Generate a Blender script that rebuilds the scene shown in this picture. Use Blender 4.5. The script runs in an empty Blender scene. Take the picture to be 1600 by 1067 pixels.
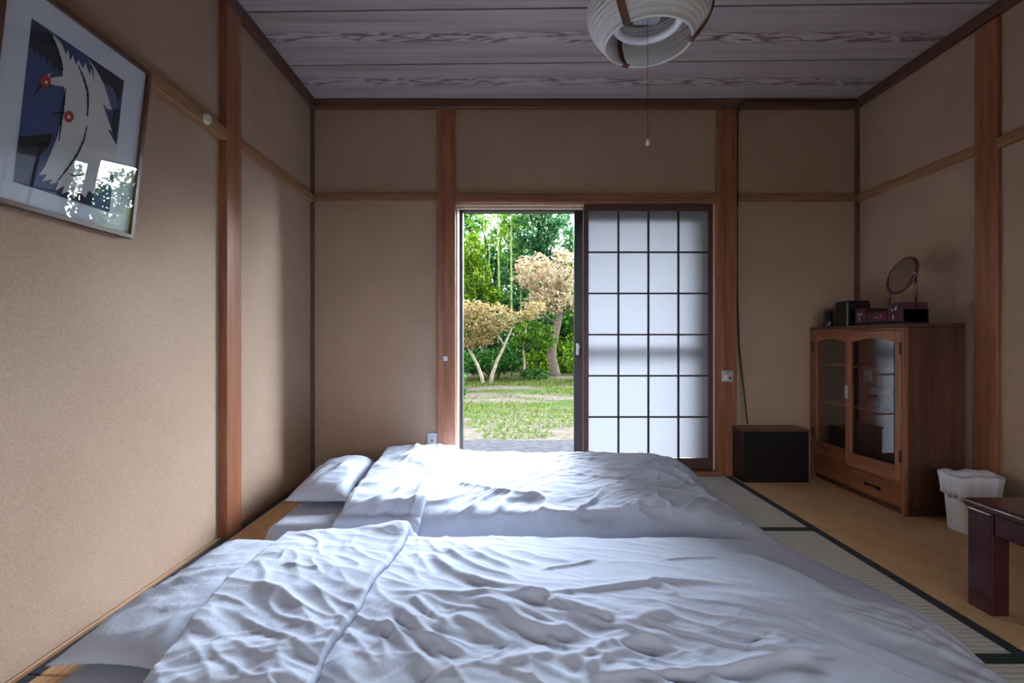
import bpy, bmesh, math, random
import numpy as np
from mathutils import Vector

# ------------------------------------------------------------------ camera, sky, light, exposure
C = bpy.context.scene.collection
scene = bpy.context.scene
F, CX, CY, CZ = 760.0, 790.0, 533.0, 0.885          # focal length in px, vanishing point, eye height
cam_d = bpy.data.cameras.new('camera')
cam_d.sensor_width = 36.0
cam_d.lens = F / 1600.0 * 36.0
cam_d.shift_x = (800.0 - CX) / 1600.0
cam_d.shift_y = (CY - 533.5) / 1600.0
cam_d.clip_start = 0.02
cam_d.clip_end = 300
cam = bpy.data.objects.new('camera', cam_d)
C.objects.link(cam)
cam.location = (0, 0, CZ)
cam.rotation_euler = (math.pi / 2, 0, 0)
scene.camera = cam

world = bpy.data.worlds.new('sky')
scene.world = world
world.use_nodes = True
bg = world.node_tree.nodes['Background']
bg.inputs['Color'].default_value = (0.93, 0.95, 1.0, 1)
bg.inputs['Strength'].default_value = 1.15

sun_d = bpy.data.lights.new('sun', 'SUN')
sun_d.energy = 27.5
sun_d.angle = math.radians(79)                     # low sun spread wide by bright haze
sun_d.color = (0.74, 0.865, 1.0)
sun = bpy.data.objects.new('sun', sun_d)
C.objects.link(sun)
SUN_AZ, SUN_EL = math.radians(29), math.radians(12)   # from beyond the garden, to the right of the doorway
to_sun = Vector((math.sin(SUN_AZ) * math.cos(SUN_EL), math.cos(SUN_AZ) * math.cos(SUN_EL), math.sin(SUN_EL)))
sun.rotation_euler = to_sun.to_track_quat('Z', 'Y').to_euler()

scene.view_settings.view_transform = 'Standard'
scene.view_settings.look = 'None'
scene.view_settings.gamma = 1.0
scene.view_settings.use_curve_mapping = False
scene.view_settings.exposure = 2.36
scene.cycles.max_bounces = 14
scene.cycles.diffuse_bounces = 7
scene.cycles.transparent_max_bounces = 16


def portal(name, loc, rot, sx, sy):
    d = bpy.data.lights.new(name, 'AREA')
    d.shape = 'RECTANGLE'
    d.size = sx
    d.size_y = sy
    d.cycles.is_portal = True
    o = bpy.data.objects.new(name, d)
    C.objects.link(o)
    o.location = loc
    o.rotation_euler = rot
    return o


portal('doorway_daylight_portal', (0.53, 3.50, 0.92), (math.radians(-90), 0, 0), 1.78, 1.86)
portal('fill_window_portal', (0.575, -1.75, 1.1), (math.radians(90), 0, 0), 3.2, 1.35)  # samples the sky through the added fill window

# ------------------------------------------------------------------ helpers
WORLD = {}


def P(px, py, Y):
    return ((px - CX) / F * Y, Y, CZ - (py - CY) / F * Y)


def onz(px, py, z):
    Y = (CZ - z) * F / (py - CY)
    return ((px - CX) / F * Y, Y)


def wl(o):
    return WORLD.get(o.name, Vector((0, 0, 0)))


def attach(o, loc, parent):
    loc = Vector(loc)
    WORLD[o.name] = loc
    if parent is not None:
        o.parent = parent
        o.location = loc - wl(parent)
    else:
        o.location = loc
    return o


def tag(o, label=None, cat=None, group=None, kind=None):
    if label: o['label'] = label
    if cat: o['category'] = cat
    if group: o['group'] = group
    if kind: o['kind'] = kind
    return o


def empty(name, loc, label=None, cat=None, group=None, kind=None, parent=None):
    o = bpy.data.objects.new(name, None)
    C.objects.link(o)
    o.empty_display_size = 0.1
    attach(o, loc, parent)
    return tag(o, label, cat, group, kind)


def mesh(name, verts, faces, mat, parent=None, origin=None, smooth=False):
    """verts in world coordinates; the origin defaults to the bounding-box centre"""
    v = np.asarray(verts, dtype=float)
    if origin is None:
        origin = (v.min(0) + v.max(0)) / 2
    origin = Vector(tuple(float(c) for c in origin))
    me = bpy.data.meshes.new(name)
    v = v - np.array(origin)
    me.from_pydata([tuple(p) for p in v.tolist()], [], [tuple(f) for f in faces])
    mats = mat if isinstance(mat, (list, tuple)) else [mat]
    for m in mats:
        me.materials.append(m)
    if smooth:
        me.polygons.foreach_set('use_smooth', [True] * len(me.polygons))
    me.update()
    o = bpy.data.objects.new(name, me)
    C.objects.link(o)
    attach(o, origin, parent)
    return o


def bm_obj(name, bm, mat, parent=None, origin=None, smooth=False):
    bmesh.ops.recalc_face_normals(bm, faces=bm.faces)
    vs = [v.co.copy() for v in bm.verts]
    bm.verts.index_update()
    fs = [[v.index for v in f.verts] for f in bm.faces]
    bm.free()
    return mesh(name, [tuple(v) for v in vs], fs, mat, parent, origin, smooth)


def box(name, x0, x1, y0, y1, z0, z1, mat, parent=None, bev=0.002, seg=1):
    bm = bmesh.new()
    bmesh.ops.create_cube(bm, size=1)
    for v in bm.verts:
        v.co = Vector((x0 + (v.co.x + .5) * (x1 - x0), y0 + (v.co.y + .5) * (y1 - y0), z0 + (v.co.z + .5) * (z1 - z0)))
    if bev:
        b = min(bev, abs(x1 - x0) * .45, abs(y1 - y0) * .45, abs(z1 - z0) * .45)
        bmesh.ops.bevel(bm, geom=bm.edges[:], offset=b, segments=seg, affect='EDGES', profile=.5)
    return bm_obj(name, bm, mat, parent)


def prism(name, pts, axis, a0, a1, mat, parent=None, smooth=False):
    """extrude a 2D outline along an axis; pts are the other two coordinates in axis order"""
    n = len(pts)
    def mk(p, a):
        return {'x': (a, p[0], p[1]), 'y': (p[0], a, p[1]), 'z': (p[0], p[1], a)}[axis]
    bm = bmesh.new()
    A = [bm.verts.new(mk(p, a0)) for p in pts]
    B = [bm.verts.new(mk(p, a1)) for p in pts]
    bm.faces.new(A)
    bm.faces.new(B)
    for i in range(n):
        bm.faces.new((A[i], A[(i + 1) % n], B[(i + 1) % n], B[i]))
    return bm_obj(name, bm, mat, parent, smooth=smooth)


def lathe(name, prof, centre, mat, parent=None, n=40, smooth=True, sx=1.0, sy=1.0, closed=False):
    """prof: list of (radius, z)"""
    vs, fs = [], []
    for r, z in prof:
        for k in range(n):
            a = 2 * math.pi * k / n
            vs.append((centre[0] + r * sx * math.cos(a), centre[1] + r * sy * math.sin(a), centre[2] + z))
    m = len(prof)
    for i in range(m if closed else m - 1):
        for k in range(n):
            j = (i + 1) % m
            fs.append((i * n + k, i * n + (k + 1) % n, j * n + (k + 1) % n, j * n + k))
    if not closed:
        if prof[0][0] > 1e-5: fs.append(tuple(range(n - 1, -1, -1)))
        if prof[-1][0] > 1e-5: fs.append(tuple((m - 1) * n + k for k in range(n)))
    return mesh(name, vs, fs, mat, parent, smooth=smooth)


def tube_geo(pts, rad, n=8):
    pts = [Vector(p) for p in pts]
    rads = rad if isinstance(rad, (list, tuple)) else [rad] * len(pts)
    vs, fs = [], []
    up = None
    for i, p in enumerate(pts):
        d = (pts[min(i + 1, len(pts) - 1)] - pts[max(i - 1, 0)]).normalized()
        if up is None:
            up = Vector((0, 0, 1)) if abs(d.z) < .9 else Vector((1, 0, 0))
        s = d.cross(up).normalized()
        up = s.cross(d).normalized()
        for k in range(n):
            a = 2 * math.pi * k / n
            vs.append(tuple(p + (s * math.cos(a) + up * math.sin(a)) * rads[i]))
    for i in range(len(pts) - 1):
        for k in range(n):
            fs.append((i * n + k, i * n + (k + 1) % n, (i + 1) * n + (k + 1) % n, (i + 1) * n + k))
    fs.append(tuple(range(n - 1, -1, -1)))
    fs.append(tuple((len(pts) - 1) * n + k for k in range(n)))
    return vs, fs


def tube(name, pts, rad, mat, parent=None, n=8):
    vs, fs = tube_geo(pts, rad, n)
    return mesh(name, vs, fs, mat, parent, smooth=True)


# ------------------------------------------------------------------ materials
def new_mat(name):
    m = bpy.data.materials.new(name)
    m.use_nodes = True
    nt = m.node_tree
    b = nt.nodes['Principled BSDF']
    return m, nt, b


def N(nt, typ, **kw):
    n = nt.nodes.new(typ)
    for k, v in kw.items():
        if k in n.inputs:
            n.inputs[k].default_value = v
        else:
            setattr(n, k, v)
    return n


def ramp(nt, fac, stops):
    r = nt.nodes.new('ShaderNodeValToRGB')
    el = r.color_ramp.elements
    while len(el) < len(stops):
        el.new(.5)
    for e, (p, c) in zip(el, stops):
        e.position = p
        e.color = (*c, 1)
    nt.links.new(fac, r.inputs['Fac'])
    return r.outputs['Color']


def coords(nt, scale=(1, 1, 1), kind='Object'):
    tc = nt.nodes.new('ShaderNodeTexCoord')
    mp = nt.nodes.new('ShaderNodeMapping')
    mp.inputs['Scale'].default_value = scale
    nt.links.new(tc.outputs[kind], mp.inputs['Vector'])
    return mp.outputs['Vector']


def bump(nt, b, height, strength=.2, dist=.002):
    bp = nt.nodes.new('ShaderNodeBump')
    bp.inputs['Strength'].default_value = strength
    bp.inputs['Distance'].default_value = dist
    nt.links.new(height, bp.inputs['Height'])
    nt.links.new(bp.outputs['Normal'], b.inputs['Normal'])


def plain(name, col, rough=.5, metal=0.0, spec=.5, noise=0.0, nscale=60, coat=0.0):
    m, nt, b = new_mat(name)
    b.inputs['Roughness'].default_value = rough
    b.inputs['Metallic'].default_value = metal
    b.inputs['Specular IOR Level'].default_value = spec
    b.inputs['Coat Weight'].default_value = coat
    if noise:
        v = coords(nt)
        t = N(nt, 'ShaderNodeTexNoise', Scale=nscale, Detail=4.0)
        nt.links.new(v, t.inputs['Vector'])
        lo = tuple(c * (1 - noise) for c in col)
        hi = tuple(min(1, c * (1 + noise)) for c in col)
        nt.links.new(ramp(nt, t.outputs['Fac'], [(.3, lo), (.7, hi)]), b.inputs['Base Color'])
    else:
        b.inputs['Base Color'].default_value = (*col, 1)
    return m


def wood(name, dark, light, axis='z', freq=26.0, rough=.45, stretch=.06, spec=.4, knots=True):
    m, nt, b = new_mat(name)
    sc = {'x': (stretch, 1, 1), 'y': (1, stretch, 1), 'z': (1, 1, stretch)}[axis]
    v = coords(nt, sc)
    t = N(nt, 'ShaderNodeTexNoise', Scale=freq, Detail=6.0, Roughness=.6, Distortion=.6)
    nt.links.new(v, t.inputs['Vector'])
    t2 = N(nt, 'ShaderNodeTexNoise', Scale=freq * 5, Detail=3.0)
    nt.links.new(v, t2.inputs['Vector'])
    mx = N(nt, 'ShaderNodeMath', operation='MULTIPLY_ADD')
    nt.links.new(t2.outputs['Fac'], mx.inputs[0])
    mx.inputs[1].default_value = .35
    nt.links.new(t.outputs['Fac'], mx.inputs[2])
    col = ramp(nt, mx.outputs[0], [(.42, dark), (.85, light)])
    if knots:
        vo = N(nt, 'ShaderNodeTexVoronoi', Scale=5.5)
        sk = {'x': (.35, 1, 1), 'y': (1, .35, 1), 'z': (1, 1, .35)}[axis]
        nt.links.new(coords(nt, sk), vo.inputs['Vector'])
        mr = N(nt, 'ShaderNodeMapRange')
        mr.inputs['From Min'].default_value = .03
        mr.inputs['From Max'].default_value = .10
        mr.inputs['To Min'].default_value = .55
        mr.inputs['To Max'].default_value = 0.0
        nt.links.new(vo.outputs['Distance'], mr.inputs['Value'])
        mixn = N(nt, 'ShaderNodeMix', data_type='RGBA')
        nt.links.new(mr.outputs['Result'], mixn.inputs['Factor'])
        nt.links.new(col, mixn.inputs['A'])
        mixn.inputs['B'].default_value = (dark[0] * .45, dark[1] * .4, dark[2] * .5, 1)
        col = mixn.outputs['Result']
    nt.links.new(col, b.inputs['Base Color'])
    b.inputs['Roughness'].default_value = rough
    b.inputs['Specular IOR Level'].default_value = spec
    bump(nt, b, mx.outputs[0], .15, .001)
    return m


def plaster(name, lo, hi):
    m, nt, b = new_mat(name)
    v = coords(nt)
    t = N(nt, 'ShaderNodeTexNoise', Scale=230.0, Detail=5.0, Roughness=.7)
    big = N(nt, 'ShaderNodeTexNoise', Scale=2.2, Detail=3.0)
    nt.links.new(v, t.inputs['Vector'])
    nt.links.new(v, big.inputs['Vector'])
    mx = N(nt, 'ShaderNodeMath', operation='MULTIPLY_ADD')
    nt.links.new(big.outputs['Fac'], mx.inputs[0])
    mx.inputs[1].default_value = .35
    nt.links.new(t.outputs['Fac'], mx.inputs[2])
    nt.links.new(ramp(nt, mx.outputs[0], [(.45, lo), (.9, hi)]), b.inputs['Base Color'])
    b.inputs['Roughness'].default_value = .95
    b.inputs['Specular IOR Level'].default_value = .1
    bump(nt, b, t.outputs['Fac'], .6, .004)
    return m


def tatami(name, lo, hi, along='x', ribs=True):
    """fine straw weave: ribs across, straw streaks"""
    m, nt, b = new_mat(name)
    v = coords(nt)
    w = N(nt, 'ShaderNodeTexWave', wave_type='BANDS', bands_direction='Y' if along == 'x' else 'X', Scale=14.5, Distortion=.25)
    w.inputs['Detail'].default_value = 1.0
    nt.links.new(v, w.inputs['Vector'])
    sc = (18, 260, 1) if along == 'x' else (260, 18, 1)
    t = N(nt, 'ShaderNodeTexNoise', Scale=1.0, Detail=3.0)
    nt.links.new(coords(nt, sc), t.inputs['Vector'])
    big = N(nt, 'ShaderNodeTexNoise', Scale=5.0, Detail=4.0)
    nt.links.new(v, big.inputs['Vector'])
    a = N(nt, 'ShaderNodeMath', operation='MULTIPLY_ADD')
    nt.links.new(w.outputs['Fac'], a.inputs[0])
    a.inputs[1].default_value = .55 if ribs else .18
    nt.links.new(t.outputs['Fac'], a.inputs[2])
    a2 = N(nt, 'ShaderNodeMath', operation='MULTIPLY_ADD')
    nt.links.new(big.outputs['Fac'], a2.inputs[0])
    a2.inputs[1].default_value = .5
    nt.links.new(a.outputs[0], a2.inputs[2])
    nt.links.new(ramp(nt, a2.outputs[0], [(.5, lo), (1.25, hi)]), b.inputs['Base Color'])
    b.inputs['Roughness'].default_value = .62
    b.inputs['Specular IOR Level'].default_value = .35
    bump(nt, b, a.outputs[0], .5, .002)
    return m


def glass(name, tint=(1, 1, 1), gloss=.05, refl=1.0):
    m = bpy.data.materials.new(name)
    m.use_nodes = True
    nt = m.node_tree
    nt.nodes.clear()
    out = nt.nodes.new('ShaderNodeOutputMaterial')
    tr = N(nt, 'ShaderNodeBsdfTransparent', Color=(*tint, 1))
    gl = N(nt, 'ShaderNodeBsdfGlossy', Roughness=gloss)
    lw = N(nt, 'ShaderNodeLayerWeight', Blend=.5)          # Schlick reflection, the same from both faces
    pw = N(nt, 'ShaderNodeMath', operation='POWER')
    pw.inputs[1].default_value = 5.0
    nt.links.new(lw.outputs['Facing'], pw.inputs[0])
    ml = N(nt, 'ShaderNodeMath', operation='MULTIPLY_ADD', use_clamp=True)
    ml.inputs[1].default_value = .95
    ml.inputs[2].default_value = .045 * refl
    nt.links.new(pw.outputs[0], ml.inputs[0])
    mx = nt.nodes.new('ShaderNodeMixShader')
    nt.links.new(ml.outputs[0], mx.inputs[0])
    nt.links.new(tr.outputs[0], mx.inputs[1])
    nt.links.new(gl.outputs[0], mx.inputs[2])
    nt.links.new(mx.outputs[0], out.inputs[0])
    return m


def translucent(name, col, tcol, fac, noise=0.0, island=None, nscale=200.0):
    m = bpy.data.materials.new(name)
    m.use_nodes = True
    nt = m.node_tree
    nt.nodes.clear()
    out = nt.nodes.new('ShaderNodeOutputMaterial')
    d = N(nt, 'ShaderNodeBsdfDiffuse', Color=(*col, 1))
    t = N(nt, 'ShaderNodeBsdfTranslucent', Color=(*tcol, 1))
    mx = nt.nodes.new('ShaderNodeMixShader')
    mx.inputs[0].default_value = fac
    nt.links.new(d.outputs[0], mx.inputs[1])
    nt.links.new(t.outputs[0], mx.inputs[2])
    nt.links.new(mx.outputs[0], out.inputs[0])
    if island:
        g = nt.nodes.new('ShaderNodeNewGeometry')
        c = ramp(nt, g.outputs['Random Per Island'], island)
        nt.links.new(c, d.inputs['Color'])
        nt.links.new(c, t.inputs['Color'])
    elif noise:
        v = coords(nt)
        tn = N(nt, 'ShaderNodeTexNoise', Scale=nscale, Detail=4.0)
        nt.links.new(v, tn.inputs['Vector'])
        c = ramp(nt, tn.outputs['Fac'], [(.3, tuple(k * (1 - noise) for k in tcol)), (.7, tcol)])
        nt.links.new(c, t.inputs['Color'])
    return m


M = {}
M['plaster'] = plaster('sand_plaster', (.312, .2055, .143), (.458, .333, .251))
M['post'] = wood('red_brown_post_wood', (.155, .049, .024), (.320, .126, .064), 'z', rough=.33)
M['postlow'] = wood('red_brown_beam_wood', (.140, .052, .026), (.280, .124, .066), 'x')
M['rail_y'] = wood('orange_rail_wood_side', (.200, .094, .042), (.345, .182, .088), 'y', knots=False)
M['rail_x'] = wood('orange_rail_wood_back', (.165, .076, .036), (.285, .148, .074), 'x', knots=False)
M['mould_x'] = wood('dark_ceiling_moulding_back', (.075, .034, .024), (.150, .070, .047), 'x', knots=False)
M['mould_y'] = wood('dark_ceiling_moulding_side', (.070, .032, .024), (.135, .062, .045), 'y', knots=False)
M['jamb'] = wood('pale_jamb_wood', (.480, .360, .270), (.640, .520, .420), 'z', knots=False)
M['shoji_frame'] = wood('dark_shoji_wood', (.050, .019, .018), (.100, .040, .034), 'z', knots=False)
M['kumiko'] = plain('black_lattice_wood', (.012, .011, .016), .5, noise=.3)
M['bronze'] = plain('dark_bronze_aluminium', (.030, .027, .028), .4, metal=.6, noise=.15)
M['steel'] = plain('brushed_steel', (.42, .43, .45), .35, metal=.7, noise=.1)
M['glass'] = glass('clear_glass')
M['cabglass'] = glass('cabinet_glass', (.93, .93, .94), .0, 5.0)
M['paper'] = translucent('shoji_paper', (.55, .57, .62), (.088, .087, .093), .75, noise=.05, nscale=40)
M['tat_grey'] = tatami('grey_green_tatami', (.290, .270, .225), (.540, .520, .460), 'x')
M['tat_brown'] = tatami('aged_brown_tatami', (.370, .205, .095), (.640, .410, .215), 'y', ribs=False)
M['heri'] = plain('dark_blue_mat_border', (.020, .024, .036), .8, noise=.35, nscale=300)
M['heri_g'] = plain('dark_green_mat_border', (.018, .030, .024), .8, noise=.35, nscale=300)
M['concrete'] = plain('grey_concrete', (.045, .045, .050), .95, spec=.0, noise=.25, nscale=14)
M['underfloor'] = plain('floor_boards_under_mats', (.05, .035, .022), .9, noise=.3)


def fabric(name, col):
    m, nt, b = new_mat(name)
    v = coords(nt)
    t = N(nt, 'ShaderNodeTexNoise', Scale=9.0, Detail=5.0)
    nt.links.new(v, t.inputs['Vector'])
    nt.links.new(ramp(nt, t.outputs['Fac'], [(.3, tuple(c * .95 for c in col)), (.7, col)]), b.inputs['Base Color'])
    b.inputs['Roughness'].default_value = .9
    b.inputs['Specular IOR Level'].default_value = .02
    t3 = N(nt, 'ShaderNodeTexNoise', Scale=55.0, Detail=6.0, Distortion=1.2)
    nt.links.new(v, t3.inputs['Vector'])
    bump(nt, b, t3.outputs['Fac'], .18, .006)
    return m


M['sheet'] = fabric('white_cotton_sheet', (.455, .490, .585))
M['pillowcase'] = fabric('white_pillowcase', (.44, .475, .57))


def ceiling_mat():
    m, nt, b = new_mat('grey_mauve_ceiling_board')
    v = coords(nt)
    sep = nt.nodes.new('ShaderNodeSeparateXYZ')
    nt.links.new(v, sep.inputs[0])
    # straight grain
    t = N(nt, 'ShaderNodeTexNoise', Scale=1.0, Detail=5.0, Roughness=.6)
    nt.links.new(coords(nt, (.8, 34, 34)), t.inputs['Vector'])
    # cathedral grain near the middle of each board: contour lines of a stretched noise
    c = N(nt, 'ShaderNodeTexNoise', Scale=1.0, Detail=2.0, Distortion=.4)
    nt.links.new(coords(nt, (3.2, 17, 17)), c.inputs['Vector'])
    k = N(nt, 'ShaderNodeMath', operation='MULTIPLY')
    nt.links.new(c.outputs['Fac'], k.inputs[0])
    k.inputs[1].default_value = 34.0
    s = N(nt, 'ShaderNodeMath', operation='SINE')
    nt.links.new(k.outputs[0], s.inputs[0])
    ab = N(nt, 'ShaderNodeMath', operation='ABSOLUTE')
    nt.links.new(sep.outputs['Y'], ab.inputs[0])
    mr = N(nt, 'ShaderNodeMapRange', interpolation_type='SMOOTHSTEP')
    mr.inputs['From Min'].default_value = .020
    mr.inputs['From Max'].default_value = .060
    mr.inputs['To Min'].default_value = .42
    mr.inputs['To Max'].default_value = 0.0
    nt.links.new(ab.outputs[0], mr.inputs['Value'])
    a = N(nt, 'ShaderNodeMath', operation='MULTIPLY')
    nt.links.new(s.outputs[0], a.inputs[0])
    nt.links.new(mr.outputs['Result'], a.inputs[1])
    ad = N(nt, 'ShaderNodeMath', operation='ADD')
    nt.links.new(t.outputs['Fac'], ad.inputs[0])
    nt.links.new(a.outputs[0], ad.inputs[1])
    nt.links.new(ramp(nt, ad.outputs[0], [(.08, (.140, .094, .096)), (.42, (.345, .290, .288)), (.70, (.450, .402, .408))]), b.inputs['Base Color'])
    b.inputs['Roughness'].default_value = .38
    b.inputs['Specular IOR Level'].default_value = .5
    return m


M['ceiling'] = ceiling_mat()
M['dark_void'] = plain('dark_joint', (.02, .014, .012), .9, noise=.2)

# ------------------------------------------------------------------ room shell
XL, XR, YB, YR, ZC = -1.284, 2.330, 3.22, -1.6, 2.474
ZD0, ZD1 = 0.03, 1.796          # doorway sill and head
XD0, XD1 = -0.330, 1.390        # doorway sides


def st(o, label=None):
    tag(o, label, None, None, 'structure')
    return o


# floor: boards below, tatami mats on top as parts
floor = st(box('floor', XL - .1, XR + .1, YR - .1, YB + .12, -.12, -.03, M['underfloor'], None, 0), 'tatami floor of brown and grey-green mats')
GAP = .002


def mat_tile(x0, x1, y0, y1, along):
    m = box('tatami_mat', x0 + GAP, x1 - GAP, y0 + GAP, y1 - GAP, -.03, 0.0, M['tat_grey'] if along == 'x' else M['tat_brown'], floor, .003)
    h = .022 if along == 'x' else .036
    t = .0015
    mt = M['heri_g'] if along == 'x' else M['heri']
    if along == 'x':
        box('border_band', x0 + GAP, x1 - GAP, y0 + GAP, y0 + h, -.02, t, mt, m, .001)
        box('border_band', x0 + GAP, x1 - GAP, y1 - h, y1 - GAP, -.02, t, mt, m, .001)
    else:
        box('border_band', x0 + GAP, x0 + h, y0 + GAP, y1 - GAP, -.02, t, mt, m, .001)
        box('border_band', x1 - h, x1 - GAP, y0 + GAP, y1 - GAP, -.02, t, mt, m, .001)
    return m


XA, XB = -.37, 1.440
for a, b_ in ((1.29, YB - .01), (-.55, 1.29), (YR, -.55)):
    mat_tile(XL + .012, XA, a, b_, 'y')
for a, b_ in ((2.29, YB - .01), (1.355, 2.29), (.42, 1.355), (-.51, .42), (YR, -.51)):
    mat_tile(XA, XB, a, b_, 'x')
for a, b_ in ((1.40, YB - .01), (-.42, 1.40), (YR, -.42)):
    mat_tile(XB, XR - .02, a, b_, 'y')

# walls
wl_ = st(box('wall_left', XL - .10, XL, YR, YB, -.03, ZC, M['plaster'], None, 0), 'sandy beige plaster wall behind the framed bird print')
wr_ = st(box('wall_right', XR, XR + .10, YR, YB, -.03, ZC, M['plaster'], None, 0), 'sandy beige plaster wall behind the cabinet')
wb = st(empty('wall_back', (.5, YB, 0)), 'sandy beige plaster wall around the garden doorway')
T = .12
box('plaster_panel', XL - .1, XD0 - .01, YB, YB + T, -.03, ZC, M['plaster'], wb, 0)
box('plaster_panel', XD1 + .01, XR + .1, YB, YB + T, -.03, ZC, M['plaster'], wb, 0)
box('plaster_panel', XD0 - .01, XD1 + .01, YB, YB + T, ZD1 + .055, ZC, M['plaster'], wb, 0)
wre = st(empty('wall_rear', (.5, YR, 0)), 'plaster wall behind the viewer')
WX0, WX1, WZ0, WZ1 = -1.0, 2.15, .45, 1.75  # opening for an added, unseen window that lets in fill daylight
box('plaster_panel', XL - .1, WX0, YR - .1, YR, -.03, ZC, M['plaster'], wre, 0)
box('plaster_panel', WX1, XR + .1, YR - .1, YR, -.03, ZC, M['plaster'], wre, 0)
box('plaster_panel', WX0, WX1, YR - .1, YR, WZ1, ZC, M['plaster'], wre, 0)
box('plaster_panel', WX0, WX1, YR - .1, YR, -.03, WZ0, M['plaster'], wre, 0)
w1 = st(empty('fill_window_1', ((WX0 + WX1) / 2, YR, WZ0)), 'wide unseen window added behind the viewer for fill light')
for a, b_, c, d in ((WX0, WX0 + .05, WZ0, WZ1), (WX1 - .05, WX1, WZ0, WZ1), (WX0 + .05, WX1 - .05, WZ0, WZ0 + .05), (WX0 + .05, WX1 - .05, WZ1 - .05, WZ1), ((WX0 + WX1) / 2 - .03, (WX0 + WX1) / 2 + .03, WZ0 + .05, WZ1 - .05)):
    box('window_frame', a, b_, YR - .08, YR - .02, c, d, M['shoji_frame'], w1, .003)
box('glass_pane', WX0 + .05, (WX0 + WX1) / 2 - .03, YR - .052, YR - .048, WZ0 + .05, WZ1 - .05, M['glass'], w1, 0)
box('glass_pane', (WX0 + WX1) / 2 + .03, WX1 - .05, YR - .052, YR - .048, WZ0 + .05, WZ1 - .05, M['glass'], w1, 0)

# ceiling: boards running across the room, a dark slab above the joints
ceil = st(box('ceiling', XL - .1, XR + .1, YR - .1, YB + T, ZC + .03, ZC + .12, M['dark_void'], None, 0), 'ceiling of wide grey-mauve boards with dark joints')
edges = [YB + .10 - .0] + [2.775 - .4575 * k for k in range(0, 10)]
sl = -.0185
for e1, e0 in zip(edges[:-1], edges[1:]):
    if e0 < YR: e0 = YR
    if e1 <= e0: break
    pts = []
    xs = (XL, XR)
    g = .006
    def yy(e, x):
        return min(max(e + sl * (x - .5), YR), YB)
    outline = [(xs[0], yy(e0, xs[0]) + g), (xs[1], yy(e0, xs[1]) + g), (xs[1], yy(e1, xs[1]) - g), (xs[0], yy(e1, xs[0]) - g)]
    bo = prism('ceiling_board', outline, 'z', ZC, ZC + .03, M['ceiling'], ceil)

# posts, rails and mouldings
nt_ = [0]


def trim(x0, x1, y0, y1, z0, z1, m, label, bev=.003):
    nt_[0] += 1
    return st(box('trim_%d' % nt_[0], x0, x1, y0, y1, z0, z1, M[m], None, bev), label)


trim(XL - .03, XL + .034, 2.180, 2.305, -.03, ZC - .06, 'post', 'reddish cedar post in the wall beside the framed print', .004)
trim(XR - .022, XR + .03, 2.285, 2.398, -.03, ZC - .06, 'post', 'reddish wooden post behind the white waste bin', .004)
trim(-.449, XD0, YB - .032, YB + T, -.03, ZC - .06, 'post', 'wooden doorway post beside the open garden view', .003)
trim(XD1, 1.517, YB - .032, YB + T, -.03, ZC - .06, 'post', 'wooden doorway post carrying the steel switch plate', .003)
trim(XL, XL + .022, YB - .022, YB, 0, ZC - .06, 'mould_x', 'thin dark corner post at the bare corner')
trim(XR - .022, XR, YB - .022, YB, 0, ZC - .06, 'mould_x', 'thin dark corner post above the cabinet')
# mouldings under the ceiling
trim(XL, XR, YB - .040, YB, ZC - .060, ZC, 'mould_x', 'dark wooden moulding along the top of the back wall')
trim(XL, XL + .036, YR, YB - .04, ZC - .056, ZC, 'mould_y', 'dark wooden ceiling moulding above the framed print')
trim(XR - .036, XR, YR, YB - .04, ZC - .056, ZC, 'mould_y', 'dark wooden ceiling moulding above the cabinet')
# nageshi rails
trim(XL + .022, -.449, YB - .018, YB, 1.808, 1.860, 'rail_x', 'horizontal rail on the back wall left of the doorway')
trim(XD0, XD1, YB - .028, YB + T, ZD1, ZD1 + .055, 'postlow', 'wooden lintel over the doorway and paper screen')
trim(1.517, XR - .022, YB - .018, YB, 1.808, 1.860, 'rail_x', 'horizontal rail on the back wall above the black box')
trim(XL, XL + .020, 2.305, YB - .018, 1.802, 1.852, 'rail_y', 'short orange rail between the cedar post and the corner')
trim(XL, XL + .040, YR, 2.178, 1.786, 1.838, 'rail_y', 'orange wooden picture rail holding the framed print')
trim(XR - .018, XR, 2.398, YB - .018, 1.802, 1.850, 'rail_y', 'orange rail on the wall above the cabinet')
trim(XR - .030, XR, YR, 2.283, 1.790, 1.838, 'rail_y', 'orange rail beyond the post at the edge of the picture')
# floor strips
st(box('baseboard_left', XL, XL + .012, YR, YB, -.03, .012, M['rail_y'], None, .002), 'thin wooden strip where the mats meet the wall under the print')
st(box('baseboard_right', XR - .018, XR, YR, YB, -.03, .012, M['rail_y'], None, .002), 'thin wooden strip where the mats meet the wall behind the cabinet')
st(box('baseboard_back', XL + .018, -.449, YB - .012, YB, -.03, .016, M['rail_x'], None, .002), 'thin wooden strip under the bare back wall')

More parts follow.
